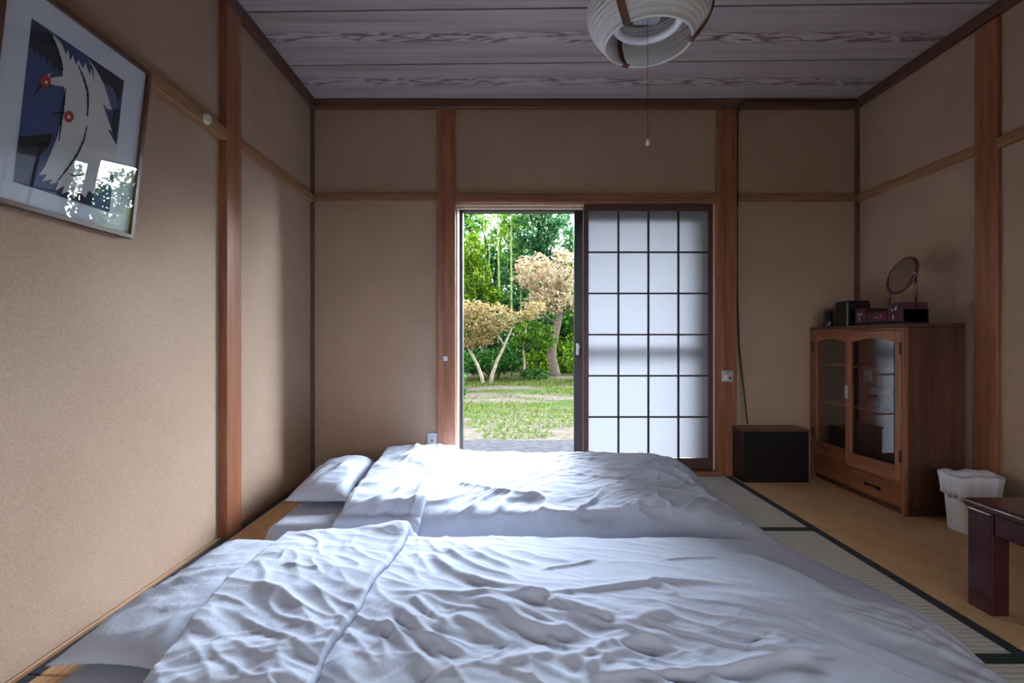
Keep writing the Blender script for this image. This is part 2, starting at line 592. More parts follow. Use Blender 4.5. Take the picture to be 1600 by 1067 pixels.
# doorway: reveal, sill, bronze sash frame
dw = st(empty('trim_20', (.53, YB, 0)), 'pale reveal strips and sill of the doorway')
box('jamb_strip', XD0, XD0 + .012, YB + .01, YB + T + .02, ZD0, ZD1, M['jamb'], dw, .001)
box('head_strip', XD0 + .012, .52, YB + .005, YB + .020, ZD1 - .012, ZD1, M['jamb'], dw, .001)
box('head_strip', XD0 + .012, XD1 - .012, YB + .075, YB + .100, ZD1 - .014, ZD1, M['jamb'], dw, .001)
box('sill', XD0, XD1, YB - .03, YB + T, -.03, ZD0, M['postlow'], dw, .002)
box('jamb_strip', XD1 - .012, XD1, YB + .01, YB + T + .02, ZD0, ZD1, M['jamb'], dw, .001)
sf = st(empty('trim_21', (.53, YB + T + .06, 0)), 'dark bronze sash frame outside the doorway')
SY0, SY1 = YB + T + .021, YB + T + .10
box('sash_jamb', XD0 - .02, XD0 + .034, SY0, SY1, ZD0 - .03, ZD1 + .03, M['bronze'], sf, .002)
box('sash_jamb', XD1 - .034, XD1 + .03, SY0, SY1, ZD0 - .03, ZD1 + .03, M['bronze'], sf, .002)
box('sash_head', XD0 + .034, XD1 - .034, SY0, SY1, ZD1 - .012, ZD1 + .03, M['bronze'], sf, .002)
box('sash_sill', XD0 + .034, XD1 - .034, SY0, SY1, ZD0 - .06, ZD0 - .005, M['bronze'], sf, .002)

# shoji screen
d1 = st(empty('door_1', (.95, YB + .035, ZD0)), 'sliding paper screen with a black lattice of twenty-four panes')
SX0, SX1, SZ0, SZ1 = .517, 1.386, ZD0 + .004, 1.790
PX = [.552, 1.352]
PZ = [.105, 1.752]
y0, y1 = YB + .012, YB + .042
box('stile', SX0, PX[0], y0, y1, SZ0, SZ1, M['shoji_frame'], d1, .002)
box('stile', PX[1], SX1, y0, y1, SZ0, SZ1, M['shoji_frame'], d1, .002)
box('rail', PX[0], PX[1], y0, y1, PZ[1], SZ1, M['shoji_frame'], d1, .002)
box('rail', PX[0], PX[1], y0, y1, SZ0, PZ[0], M['shoji_frame'], d1, .002)
kx = [PX[0] + (PX[1] - PX[0]) * i / 4 for i in range(5)]
kz = [PZ[0] + (PZ[1] - PZ[0]) * i / 6 for i in range(7)]
for x in kx[1:-1]:
    box('lattice_bar', x - .006, x + .006, y0 + .006, y0 + .018, PZ[0], PZ[1], M['kumiko'], d1, 0)
for z in kz[1:-1]:
    box('lattice_bar', PX[0], PX[1], y0 + .007, y0 + .017, z - .0055, z + .0055, M['kumiko'], d1, 0)
for i in range(4):
    for j in range(6):
        e = .0006
        mesh('paper_pane', [(kx[i] + e, y0 + .0185, kz[j] + e), (kx[i + 1] - e, y0 + .0185, kz[j] + e), (kx[i + 1] - e, y0 + .0185, kz[j + 1] - e), (kx[i] + e, y0 + .0185, kz[j + 1] - e)], [(0, 1, 2, 3)], M['paper'], d1)

# glass sash slid open behind the screen
d2 = st(empty('door_2', (.93, SY0 + .04, ZD0)), 'dark bronze glass sash slid open behind the paper screen')
gx0, gx1, gy0, gy1, gz0, gz1 = .476, 1.354, SY0 + .012, SY0 + .042, ZD0 - .004, ZD1 - .013
box('stile', gx0, gx0 + .066, gy0, gy1, gz0, gz1, M['bronze'], d2, .002)
box('stile', gx1 - .055, gx1, gy0, gy1, gz0, gz1, M['bronze'], d2, .002)
box('rail', gx0 + .066, gx1 - .055, gy0, gy1, gz0, gz0 + .07, M['bronze'], d2, .002)
box('rail', gx0 + .066, gx1 - .055, gy0, gy1, gz1 - .05, gz1, M['bronze'], d2, .002)
box('rail', gx0 + .066, gx1 - .055, gy0, gy1, .850, .905, M['bronze'], d2, .002)
box('glass_pane', gx0 + .066, gx1 - .055, gy0 + .013, gy0 + .017, gz0 + .07, .850, M['glass'], d2, 0)
box('glass_pane', gx0 + .066, gx1 - .055, gy0 + .013, gy0 + .017, .905, gz1 - .05, M['glass'], d2, 0)
la = empty('latch', (.50, gy0 - .01, .83), parent=d2)
box('latch_plate', .488, .508, gy0 - .006, gy0, .79, .87, M['steel'], la, .002)
tube('latch_lever', [(.498, gy0 - .010, .815), (.499, gy0 - .022, .83), (.507, gy0 - .024, .855)], .0055, M['steel'], la)

# outside shell: unseen roof added to block the sun, eave deepened to cut daylight
prism_pts = [(YR - .9, 2.35), (.8, 3.4), (4.72, 2.32), (4.72, 2.42), (.8, 3.55), (YR - .9, 2.48)]
M['eave'] = wood('weathered_eave_wood', (.06, .045, .034), (.12, .09, .07), 'x', knots=False)
st(prism('roof', prism_pts, 'x', XL - .9, XR + .9, M['eave']), 'unseen pitched roof over the room, its eave deepened to cut daylight')

# ------------------------------------------------------------------ bedding
def _hash(ix, iy, seed):
    n = (ix.astype(np.int64) * 374761393 + iy.astype(np.int64) * 668265263 + seed * 1442695041) & 0x7fffffff
    n = ((n ^ (n >> 13)) * 1274126177) & 0x7fffffff
    return ((n ^ (n >> 16)) & 0xffff) / 65535.0


def vnoise(x, y, seed=0):
    ix, iy = np.floor(x), np.floor(y)
    fx, fy = x - ix, y - iy
    ux, uy = fx * fx * fx * (fx * (fx * 6 - 15) + 10), fy * fy * fy * (fy * (fy * 6 - 15) + 10)
    a, b_ = _hash(ix, iy, seed), _hash(ix + 1, iy, seed)
    c, d = _hash(ix, iy + 1, seed), _hash(ix + 1, iy + 1, seed)
    return (a + (b_ - a) * ux) * (1 - uy) + (c + (d - c) * ux) * uy - .5


def fbm(x, y, seed=0, oct=3):
    s, a = 0, 1.0
    for o in range(oct):
        s = s + a * vnoise(x * 2 ** o, y * 2 ** o, seed + o)
        a *= .5
    return s


def creases(x, y, ang, fx, fy, seed, warp=.5):
    """sharp-topped cloth creases running in one direction"""
    ca, sa = math.cos(ang), math.sin(ang)
    u, v = x * ca + y * sa, -x * sa + y * ca
    w = fbm(x * 2.2, y * 2.2, seed + 50, 2) * warp
    n = fbm(u * fx, (v + w * .25) * fy, seed, 2)
    r = 1 - np.abs(n) * 3.2
    return np.clip(r, 0, 1) ** 1.6


def stroke(x, y, pts, w, A, z=.21, skew=0.0):
    """one crease along a polyline given where it lies on the quilt"""
    q = [onz(px, py, z) for px, py in pts]
    # round the corners of the polyline
    for _ in range(2):
        r = [q[0]]
        for a, b_ in zip(q, q[1:]):
            r += [(a[0] * .75 + b_[0] * .25, a[1] * .75 + b_[1] * .25), (a[0] * .25 + b_[0] * .75, a[1] * .25 + b_[1] * .75)]
        q = r + [q[-1]]
    tot = sum(math.dist(a, b_) for a, b_ in zip(q, q[1:])) or 1
    acc = 0
    best = np.full(x.shape, 1e9)
    t = np.zeros(x.shape)
    sg = np.zeros(x.shape)
    for a, b_ in zip(q, q[1:]):
        L = math.dist(a, b_)
        if L < 1e-6: continue
        dx, dy = (b_[0] - a[0]) / L, (b_[1] - a[1]) / L
        k = np.clip((x - a[0]) * dx + (y - a[1]) * dy, 0, L)
        ex, ey = x - a[0] - k * dx, y - a[1] - k * dy
        d = ex * ex + ey * ey
        m = d < best
        best = np.where(m, d, best)
        t = np.where(m, (acc + k) / tot, t)
        sg = np.where(m, ey, sg)
        acc += L
    d = np.sqrt(best)
    ww = w * (1 + skew * sg / (d + .006))               # skew > 0: gentle on the far side, steep towards the viewer
    env = np.clip(np.minimum(t, 1 - t) * 5, 0, 1)
    env = env * env * (3 - 2 * env)
    return A * 1.15 * np.exp(.50 - np.sqrt((d / (ww * .66)) ** 2 + .25)) * env


def edge(d, r):
    k = np.clip(d / r, 0, 1)
    return np.sqrt(np.clip(1 - (1 - k) ** 2, 0, 1))


def sheet_shell(name, xs, ys, X, Y, Zt, Zu, mat, parent):
    """closed quilt: a top height field and an underside"""
    ny, nx = X.shape
    Zu = np.minimum(Zu, Zt - .003)
    top = np.stack([X, Y, Zt], -1).reshape(-1, 3)
    und = np.stack([X, Y, Zu], -1).reshape(-1, 3)
    V = np.concatenate([top, und])
    o = nx * ny
    idx = np.arange(o).reshape(ny, nx)
    q = np.stack([idx[:-1, :-1], idx[:-1, 1:], idx[1:, 1:], idx[1:, :-1]], -1).reshape(-1, 4)
    qu = q[:, ::-1] + o
    ring = np.concatenate([idx[0, :-1], idx[:-1, -1], idx[-1, :0:-1], idx[:0:-1, 0]])
    nxt = np.roll(ring, -1)
    sk = np.stack([nxt, ring, ring + o, nxt + o], -1)
    F_ = np.concatenate([q, qu, sk])
    return mesh(name, V, F_.tolist(), mat, parent, smooth=True)


def grid(nx, ny, xl, xr, y0, y1, seed, wob=.012):
    u, v = np.meshgrid(np.linspace(0, 1, nx), np.linspace(0, 1, ny))
    Y = y0 + (y1 - y0) * v
    x0 = xl(Y) if callable(xl) else xl
    x1 = xr(Y) if callable(xr) else xr
    X = x0 + (x1 - x0) * u
    # irregular outline
    k = np.clip(1 - np.minimum(u, 1 - u) * 12, 0, 1)
    X = X + k * wob * 2 * fbm(Y * 5, Y * 0 + u.round() * 9, seed + 7, 2)
    k = np.clip(1 - np.minimum(v, 1 - v) * 12, 0, 1)
    Y = Y + k * wob * 2 * fbm(X * 5, X * 0 + v.round() * 9, seed + 8, 2)
    return u, v, X, Y


def mattress(label, x0, x1, y0, y1, h, seed):
    e = empty('mattress', ((x0 + x1) / 2, (y0 + y1) / 2, 0), label, 'mattress', 'floor mattresses')
    nx, ny = 90, 50
    u, v, X, Y = grid(nx, ny, x0, x1, y0, y1, seed, .01)
    d = np.minimum(np.minimum(u * (x1 - x0), (1 - u) * (x1 - x0)), np.minimum(v * (y1 - y0), (1 - v) * (y1 - y0)))
    Z = .012 + (h - .012) * edge(d, .045) + .004 * fbm(X * 4, Y * 4, seed)
    Z = Z + .004 * creases(X, Y, 2.2, 2.5, 14, seed) * np.clip(d / .1, 0, 1)
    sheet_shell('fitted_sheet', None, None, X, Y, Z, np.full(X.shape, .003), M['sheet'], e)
    return e


MAT_H = .085
mattress('white floor mattress under the quilt nearest the doorway', -1.055, 1.02, 2.10, 3.02, MAT_H, 3)
mattress('white floor mattress under the quilt nearest the viewer', -1.090, 1.00, .80, 1.86, MAT_H, 5)


def pillow(label, x0, x1, y0, y1, z0, h, seed, rot=0.0):
    e = empty('pillow', ((x0 + x1) / 2, (y0 + y1) / 2, z0), label, 'pillow', 'pillows at the head of the bedding')
    n, m = 44, 60
    u, v = np.meshgrid(np.linspace(-1, 1, n), np.linspace(-1, 1, m))
    f = (1 - np.abs(u) ** 2.6) ** .55 * (1 - np.abs(v) ** 3.0) ** .55
    pinch = 1 - .06 * (1 - np.abs(v)) * np.abs(u) - .0
    X = (x0 + x1) / 2 + (x1 - x0) / 2 * u * (1 - .05 * (1 - v * v))
    Y = (y0 + y1) / 2 + (y1 - y0) / 2 * v * (1 - .05 * (1 - u * u))
    wr = .018 * creases(X, Y, .9, 3, 11, seed) * f + .006 * creases(X, Y, .4, 4, 18, seed + 5) * f + .010 * fbm(X * 9, Y * 9, seed) * f
    ca, sa = math.cos(rot), math.sin(rot)
    cx, cy = (x0 + x1) / 2, (y0 + y1) / 2
    Xr, Yr = cx + (X - cx) * ca - (Y - cy) * sa, cy + (X - cx) * sa + (Y - cy) * ca
    Zt = z0 + h * .28 + h * .72 * f + wr
    Zu = z0 + h * .28 * (1 - f)
    sheet_shell('pillowcase', None, None, Xr, Yr, np.maximum(Zt, Zu + .004), Zu, M['pillowcase'], e)
    return e


pillow('white pillow at the head of the bedding by the doorway', -1.045, -.752, 2.30, 2.96, MAT_H + .006, .135, 11)
pillow('white pillow at the head of the bedding nearest the viewer', -1.065, -.785, 1.14, 1.845, MAT_H + .006, .090, 14, -.06)


def under(X, Y, x0, x1, y0, y1, h):
    d = np.minimum(np.minimum(X - x0, x1 - X), np.minimum(Y - y0, y1 - Y)) + .03
    return .004 + (h + .008) * np.clip(d / .03, 0, 1)


# --- quilt nearest the viewer
q1 = empty('quilt', (.2, 1.3, 0), 'crumpled white quilt spread over the bedding nearest the viewer', 'quilt', 'white quilts')
NX1, NY1 = 400, 270
xl1 = lambda Y: -.735 - .105 * (Y - 1.07) / .77
u, v, X, Y = grid(NX1, NY1, xl1, lambda Y: 1.175 + .03 * np.sin(Y * 6), .74, 1.885, 21, .016)


def near_base(X, Y):
    zy = np.interp(Y, [.70, .95, 1.10, 1.24, 1.34, 1.55, 1.75, 1.90], [.178, .196, .206, .224, .218, .190, .168, .150])
    zx = np.interp(X, [-.9, -.7, -.35, .2, .7, .95, 1.2], [-.02, .006, .008, 0, 0, -.012, -.055])
    return zy + zx + .014 * fbm(X * 2.3, Y * 3.0, 5, 2)


NEAR_STROKES = [
    # (points on the photograph, width, height, skew)
    ([(720, 836), (742, 852), (766, 868), (806, 885)], .020, .013, .3),
    ([(690, 842), (722, 868), (760, 892), (818, 908)], .022, .016, .3),
    ([(668, 850), (692, 884), (722, 912), (792, 928), (838, 950)], .024, .020, .3),
    ([(648, 850), (662, 876), (676, 905)], .018, .010, .2),
    ([(752, 838), (790, 862), (840, 876)], .020, .009, .3),
    ([(800, 842), (850, 862), (900, 868)], .028, .008, .2),
    ([(840, 886), (890, 876), (945, 861)], .012, .009, .4),
    ([(1026, 866), (1070, 864), (1130, 862)], .012, .008, .4),
    ([(590, 932), (680, 942), (760, 941), (826, 944), (876, 938), (942, 924), (1034, 916), (1110, 918), (1180, 922)], .022, .014, .5),
    ([(800, 926), (836, 946), (862, 940)], .016, .012, .2),
    ([(726, 946), (784, 962), (830, 986), (876, 988), (925, 1003)], .026, .021, .4),
    ([(852, 946), (900, 960), (965, 978)], .022, .017, .4),
    ([(640, 946), (668, 970), (706, 988)], .020, .015, .4),
    ([(614, 962), (650, 990), (690, 1012), (740, 1024)], .022, .019, .4),
    ([(596, 972), (622, 1006), (652, 1030), (684, 1058)], .020, .015, .3),
    ([(700, 968), (760, 990), (800, 1012)], .022, .016, .3),
    ([(870, 1036), (920, 1026), (980, 1003), (1034, 999), (1070, 1010)], .026, .018, .4),
    ([(912, 1056), (952, 1030), (990, 1018)], .020, .014, .35),
    ([(776, 1040), (836, 1026), (870, 1024)], .022, .013, .4),
    ([(880, 1062), (1000, 1057), (1120, 1040), (1230, 1020), (1330, 1012)], .018, .015, .5),
    ([(828, 1030), (832, 1064)], .014, .010, .0),
    ([(1010, 916), (1040, 924), (1062, 942)], .018, .010, .3),
    ([(1180, 1000), (1200, 1012), (1240, 1008)], .022, .012, .3),
    ([(960, 990), (1020, 975), (1060, 960)], .03, .012, .3),
    ([(1150, 850), (1230, 890), (1330, 960)], .04, .016, .1),
]


def near_top(X, Y):
    z = near_base(X, Y)
    for pts, w, A, sk in NEAR_STROKES:
        z = z + stroke(X, Y, pts, w * .9, A * .78, .21, sk)
    lo = np.clip((1.30 - Y) / .12, 0, 1)
    z = z + (.003 + .009 * lo) * creases(X, Y, -.50, 1.8, 8.5, 31) * np.clip((.85 - X) / .4, 0.15, 1)
    z = z + .006 * creases(X, Y, -.9, 3.5, 12, 37) * np.clip((.1 - X) / .3, 0, 1)
    z = z + .0065 * creases(X, Y, -.45, 3.2, 19, 39) * (.25 + .75 * lo) + .003 * creases(X, Y, .5, 5, 22, 43) * lo
    z = z + .008 * fbm(X * 7, Y * 9, 41, 3) * (.3 + .7 * lo)
    return z


def quilt_edges(X, Y, u, v, xlen, ylen, rl, rr, rn, rf):
    return edge(u * xlen, rl) * edge((1 - u) * xlen, rr) * edge(v * ylen, rn) * edge((1 - v) * ylen, rf)


E = quilt_edges(X, Y, u, v, 1.93, 1.145, .05, .20, .12, .11)
Z = .014 + (near_top(X, Y) - .014) * E
Zu = under(X, Y, -1.09, 1.0, .80, 1.86, MAT_H)
Z = np.maximum(Z, Zu + .008 * (E > .0))
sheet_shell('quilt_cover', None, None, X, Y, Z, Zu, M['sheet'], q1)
# turned-down flap at the head
xf1 = lambda Y: -.350 - .012 * np.sin((Y - .8) * 4)
u, v, X, Y = grid(120, 240, lambda Y: xl1(Y) - .022, xf1, .735, 1.900, 23, .014)
base = near_top(X, Y) * quilt_edges(X, Y, np.clip((X - xl1(Y)) / 1.93, 0, 1), (Y - .74) / 1.145, 1.93, 1.145, .03, .2, .12, .11)
fl = .026 * edge(u * .42, .05) * (.55 + .45 * edge((1 - u) * .42, .012)) * edge(v * 1.16, .05) * (.3 + .7 * edge((1 - v) * 1.16, .04))
zf = np.maximum(base, .11 * edge(u * .42, .03)) + fl
tip = .030 * np.exp(-(((X + .38) / .12) ** 2 + ((Y - 1.79) / .11) ** 2))
zf = zf + tip + .006 * fbm(X * 4, Y * 5, 61, 3) + .008 * creases(X, Y, .25, 3, 10, 63) * np.clip((1.30 - Y) / .2, 0, 1) + .0025 * creases(X, Y, -.5, 3, 7, 67)
zf = zf + stroke(X, Y, [(440, 882), (470, 890), (505, 888)], .012, .006, .24, .4)
sheet_shell('turned_down_flap', None, None, X, Y, zf, np.minimum(base + .002, zf - .004), M['sheet'], q1)

# --- quilt by the doorway
q2 = empty('quilt', (.2, 2.55, 0), 'white quilt on the bedding nearest the garden doorway', 'quilt', 'white quilts')
xl2 = lambda Y: -.722 - .035 * (Y - 2.1) / .9
u, v, X, Y = grid(360, 200, xl2, lambda Y: 1.150 + .02 * np.sin(Y * 7), 2.055, 3.10, 71, .014)


def far_top(X, Y):
    zy = np.interp(Y, [2.0, 2.12, 2.25, 2.45, 2.75, 3.0, 3.1], [.128, .138, .152, .165, .183, .196, .192])
    zx = np.interp(X, [-.8, -.55, -.3, .1, .6, .9, 1.05, 1.2], [0, .012, .010, .0, -.004, -.018, -.045, -.085])
    z = zy + zx + .016 * fbm(X * 2.6, Y * 3.2, 75, 2)
    nr = np.clip((2.38 - Y) / .16, 0, 1)
    z = z + (.004 + .016 * nr) * creases(X, Y, .85, 2.6, 8, 77) + .004 * creases(X, Y, .6, 5, 22, 78)
    z = z + .010 * creases(X, Y, -.35, 2.0, 7, 79) * np.clip((X - .1) / .5, 0.2, 1)
    z = z + .006 * fbm(X * 8, Y * 9, 83, 3)
    for pts, w, A, sk in [([(700, 752), (790, 770), (880, 772)], .03, .012, .3), ([(950, 750), (1010, 760), (1090, 748)], .03, .016, .4),
                          ([(670, 795), (780, 792), (900, 788), (1060, 786), (1140, 800)], .03, .014, .6),
                          ([(1040, 724), (1080, 740), (1110, 770)], .04, .014, .0), ([(640, 815), (650, 780), (668, 755)], .02, .010, .0),
                          ([(970, 730), (1030, 738), (1075, 752)], .03, .012, .3)]:
        z = z + stroke(X, Y, pts, w, A, .17, sk)
    return z


E = quilt_edges(X, Y, u, v, 1.88, 1.045, .05, .16, .10, .10)
Zu = under(X, Y, -1.055, 1.02, 2.10, 3.02, MAT_H)
Z = .02 + (far_top(X, Y) - .02) * E
Z = np.maximum(Z, Zu + .008)
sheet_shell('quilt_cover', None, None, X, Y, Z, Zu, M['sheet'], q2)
xf2 = lambda Y: -.365 + .06 * (Y - 2.1) / .9
u, v, X, Y = grid(80, 140, lambda Y: xl2(Y) - .022, xf2, 2.045, 3.115, 73, .012)
base = far_top(X, Y) * quilt_edges(X, Y, np.clip((X - xl2(Y)) / 1.88, 0, 1), (Y - 2.055) / 1.045, 1.88, 1.045, .03, .2, .10, .10)
fl = .030 * edge(u * .4, .05) * (.3 + .7 * edge((1 - u) * .4, .04)) * edge(v * 1.07, .05) * (.4 + .6 * edge((1 - v) * 1.07, .04))
zf = np.maximum(base, .11 * edge(u * .4, .03)) + fl + .012 * creases(X, Y, 1.2, 2.5, 7, 87) * edge(v * 1.07, .2) + .006 * fbm(X * 5, Y * 5, 91, 3)
sheet_shell('turned_down_flap', None, None, X, Y, zf, np.minimum(base + .002, zf - .004), M['sheet'], q2)

# ------------------------------------------------------------------ framed bird print
M['frame'] = wood('brown_picture_frame', (.060, .026, .018), (.130, .062, .040), 'y', knots=False, rough=.35)
M['matboard'] = plain('pale_blue_mat_board', (.52, .56, .64), .8, noise=.03)
M['pglass'] = glass('picture_glass', (1, 1, 1), .0, 1.15)
INK = {n: plain('print_' + n, c, .85) for n, c in dict(
    blue=(.030, .060, .180), navy=(.012, .014, .040), white=(.50, .51, .52), black=(.010, .010, .014), grey=(.085, .100, .160),
    red=(.320, .022, .018), steel=(.050, .090, .200), cream=(.60, .58, .50)).items()}
# plane of the picture: top leans out from the wall
PB, PT, PY0, PY1 = Vector((-1.268, 0, 1.231)), Vector((-1.205, 0, 1.791)), 1.158, 1.640
tdir = (PT - PB).normalized()
nrm = Vector((tdir.z, 0, -tdir.x))          # towards the room
if nrm.x < 0: nrm = -nrm
PH = (PT - PB).length


def pic(s, t, off=0.0):
    """s: distance along the wall from the near edge, t: distance up the picture"""
    p = PB + tdir * t + nrm * off
    return (p.x, PY0 + s, p.z)


def pix2pic(px, py):
    d = Vector(((px - CX) / F, 1.0, -(py - CY) / F))
    p0 = Vector((PB.x, 0, PB.z)) + nrm * .004
    o = Vector((0, 0, CZ))
    k = (p0 - o).dot(nrm) / d.dot(nrm)
    h = o + d * k
    return h.y - PY0, (h - Vector((PB.x, h.y, PB.z))).dot(tdir)


pf = empty('framed_print', (PB.x, (PY0 + PY1) / 2, PB.z), 'framed print of two white birds tilting forward from the rail', 'picture')
PW = PY1 - PY0


def pbox(name, s0, s1, t0, t1, o0, o1, mat, parent):
    vs = [pic(s, t, o) for o in (o0, o1) for t in (t0, t1) for s in (s0, s1)]
    return mesh(name, vs, [(0, 1, 3, 2), (4, 6, 7, 5), (0, 4, 5, 1), (2, 3, 7, 6), (0, 2, 6, 4), (1, 5, 7, 3)], mat, parent)


fw = .013
pbox('frame_side', 0, fw, 0, PH, -.012, .014, M['frame'], pf)
pbox('frame_side', PW - fw, PW, 0, PH, -.012, .014, M['frame'], pf)
pbox('frame_side', fw, PW - fw, 0, fw, -.012, .014, M['frame'], pf)
pbox('frame_side', fw, PW - fw, PH - fw, PH, -.012, .014, M['frame'], pf)
pbox('backing_board', fw, PW - fw, fw, PH - fw, -.010, -.002, M['frame'], pf)
matb = pbox('mat_board', fw, PW - fw, fw, PH - fw, -.002, .003, M['matboard'], pf)
pbox('glass_pane', fw, PW - fw, fw, PH - fw, .0095, .0110, M['pglass'], pf)
K = 240 / 674.0


def c2p(pts):
    return [pix2pic(x * K, y * K) for x, y in pts]


s_tl, t_tl = c2p([(134, 86)])[0]
s_tr, t_tr = c2p([(546, 346)])[0]
s_bl, t_bl = c2p([(65, 798)])[0]
sA, sB, tA, tB = (s_tl + s_bl) / 2, s_tr, t_bl, (t_tl + t_tr) / 2
layers = []


def ink(col, pts, crop=True):
    q = c2p(pts) if crop else pts
    q = [(min(max(s, sA), sB), min(max(t, tA), tB)) for s, t in q]
    layers.append((col, q))


def circ(x, y, r, n=14):
    return [(x + r * math.cos(2 * math.pi * i / n), y + r * 1.15 * math.sin(2 * math.pi * i / n)) for i in range(n)]


def ribbon(pts, w):
    L, R = [], []
    for i, (x, y) in enumerate(pts):
        a, b_ = pts[max(i - 1, 0)], pts[min(i + 1, len(pts) - 1)]
        dx, dy = b_[0] - a[0], b_[1] - a[1]
        l = math.hypot(dx, dy) or 1
        k = w * (.4 + .6 * math.sin(math.pi * (i + .5) / len(pts))) * (1.25 if i % 2 else .8)
        L.append((x - dy / l * k, y + dx / l * k))
        R.append((x + dy / l * k, y - dx / l * k))
    return L + R[::-1]


def dense(pts, k=4):
    o = []
    for a, b_ in zip(pts, pts[1:]):
        for i in range(k):
            o.append((a[0] + (b_[0] - a[0]) * i / k, a[1] + (b_[1] - a[1]) * i / k))
    return o + [pts[-1]]


ink('blue', [(sA, tA), (sB, tA), (sB, tB), (sA, tB)], False)
ink('navy', [(120, 70), (215, 138), (250, 220), (272, 300), (262, 330), (250, 290), (236, 312), (222, 262), (206, 285), (196, 240), (180, 262), (168, 225), (150, 240), (140, 205), (118, 215)])
ink('navy', [(375, 240), (560, 330), (545, 400), (510, 470), (480, 400), (440, 345)])
ink('steel', [(455, 365), (490, 380), (515, 430), (510, 500), (480, 450)])
ink('navy', [(500, 480), (530, 470), (510, 650), (488, 560)])
ink('black', [(70, 595), (232, 584), (214, 640), (165, 688), (70, 668)])
ink('grey', [(60, 668), (160, 688), (128, 815), (55, 800)])
ink('navy', [(158, 686), (172, 690), (142, 818), (124, 812)])
ink('navy', [(232, 820), (300, 800), (420, 800), (400, 900), (330, 880), (250, 860)])
ink('white', [(215, 140), (240, 160), (268, 190), (288, 240), (296, 215), (306, 268), (318, 240), (330, 285), (342, 262), (362, 300),
              (372, 275), (392, 330), (400, 300), (412, 365), (408, 300), (378, 245), (420, 305), (452, 365), (472, 425), (490, 482),
              (468, 478), (448, 450), (468, 510), (490, 575), (470, 568), (512, 640), (505, 760), (440, 800), (405, 850), (388, 835),
              (372, 868), (345, 838), (322, 872), (305, 835), (268, 852), (280, 815), (240, 836), (256, 800), (215, 806), (228, 785), (180, 798),
              (205, 765), (168, 768), (195, 730), (225, 660), (248, 600), (268, 520), (282, 440), (276, 380), (236, 374), (214, 366), (214, 346), (240, 338), (274, 334), (270, 290), (250, 222)])
ink('cream', [(212, 345), (205, 330), (225, 318), (212, 334), (222, 342)])
ink('black', ribbon(dense([(340, 285), (362, 335), (382, 400), (384, 460), (380, 512)]), 5))
ink('black', ribbon(dense([(378, 552), (366, 610), (340, 670), (300, 730), (245, 800)]), 5))
ink('black', ribbon(dense([(218, 140), (242, 200), (266, 275), (272, 312)]), 5))
ink('black', ribbon(dense([(284, 385), (279, 440), (270, 500), (262, 560), (254, 620)]), 4))
ink('black', ribbon(dense([(300, 762), (318, 770), (345, 770), (362, 758)]), 3))
ink('black', [(178, 366), (158, 388), (148, 408), (145, 428), (152, 415), (164, 396), (184, 378)])
ink('black', [(278, 492), (250, 490), (230, 494), (216, 506), (228, 500), (252, 497), (276, 500)])
ink('red', circ(195, 357, 23))
ink('red', circ(297, 511, 22))
ink('cream', circ(197, 360, 7))
ink('cream', circ(296, 512, 7))
cols = list(INK)
vs, fs, mi = [], [], []
for li, (col, q) in enumerate(layers):
    b0 = len(vs)
    vs += [pic(s, t, .0034 + li * .00022) for s, t in q]
    fs.append(tuple(range(b0, len(vs))))
    mi.append(cols.index(col))
pr = mesh('bird_print', vs, fs, [INK[c] for c in cols], pf)
for p, k in zip(pr.data.polygons, mi):
    p.material_index = k
bmt = bmesh.new()
bmt.from_mesh(pr.data)
bmesh.ops.triangulate(bmt, faces=bmt.faces[:])
bmt.to_mesh(pr.data)
bmt.free()
pr['label'] = 'two white birds with red faces on deep blue'

# ------------------------------------------------------------------ small fittings
M['ivory'] = plain('ivory_plastic', (.62, .60, .53), .4, noise=.05)
M['black_rubber'] = plain('black_cable_rubber', (.014, .012, .012), .6, noise=.2)
e = empty('rail_button', (XL + .04, 2.017, 1.806), 'small ivory six-sided button on the picture rail', 'button')
x0 = XL + .0405


def hexa(r, c, n=6):
    return [(c[0] + r * math.cos(math.pi / 6 + 2 * math.pi * i / n), c[1] + r * math.sin(math.pi / 6 + 2 * math.pi * i / n)) for i in range(n)]


prism('hexagonal_base', hexa(.024, (2.017, 1.806)), 'x', x0, x0 + .008, M['ivory'], e)
prism('round_cap', hexa(.016, (2.017, 1.806), 20), 'x', x0 + .008, x0 + .017, M['ivory'], e)
prism('screw_head', hexa(.006, (2.017, 1.806), 12), 'x', x0 + .017, x0 + .0185, M['steel'], e)

e = empty('outlet_plate', (-.486, YB, .19), 'grey steel cover plate low on the wall left of the doorway', 'cover plate')
pl = box('plate', -.520, -.4505, YB - .008, YB - .0005, .178, .280, M['steel'], e, .003)
prism('cable_hole', hexa(.006, (-.486, .228), 14), 'y', YB - .0092, YB - .0078, M['black_rubber'], e)

yp = YB - .032
e = empty('switch_plate', (1.453, yp, .62), 'grey steel switch plate on the doorway post', 'switch')
box('plate', 1.416, 1.490, yp - .010, yp - .0005, .616, .696, M['steel'], e, .004)
box('rocker', 1.426, 1.450, yp - .017, yp - .010, .626, .668, M['ivory'], e, .003)
prism('screw_head', hexa(.004, (1.455, .684), 12), 'y', yp - .0115, yp - .0100, M['black_rubber'], e)
prism('socket_hole', hexa(.008, (1.470, .645), 16), 'y', yp - .0112, yp - .0100, M['black_rubber'], e)

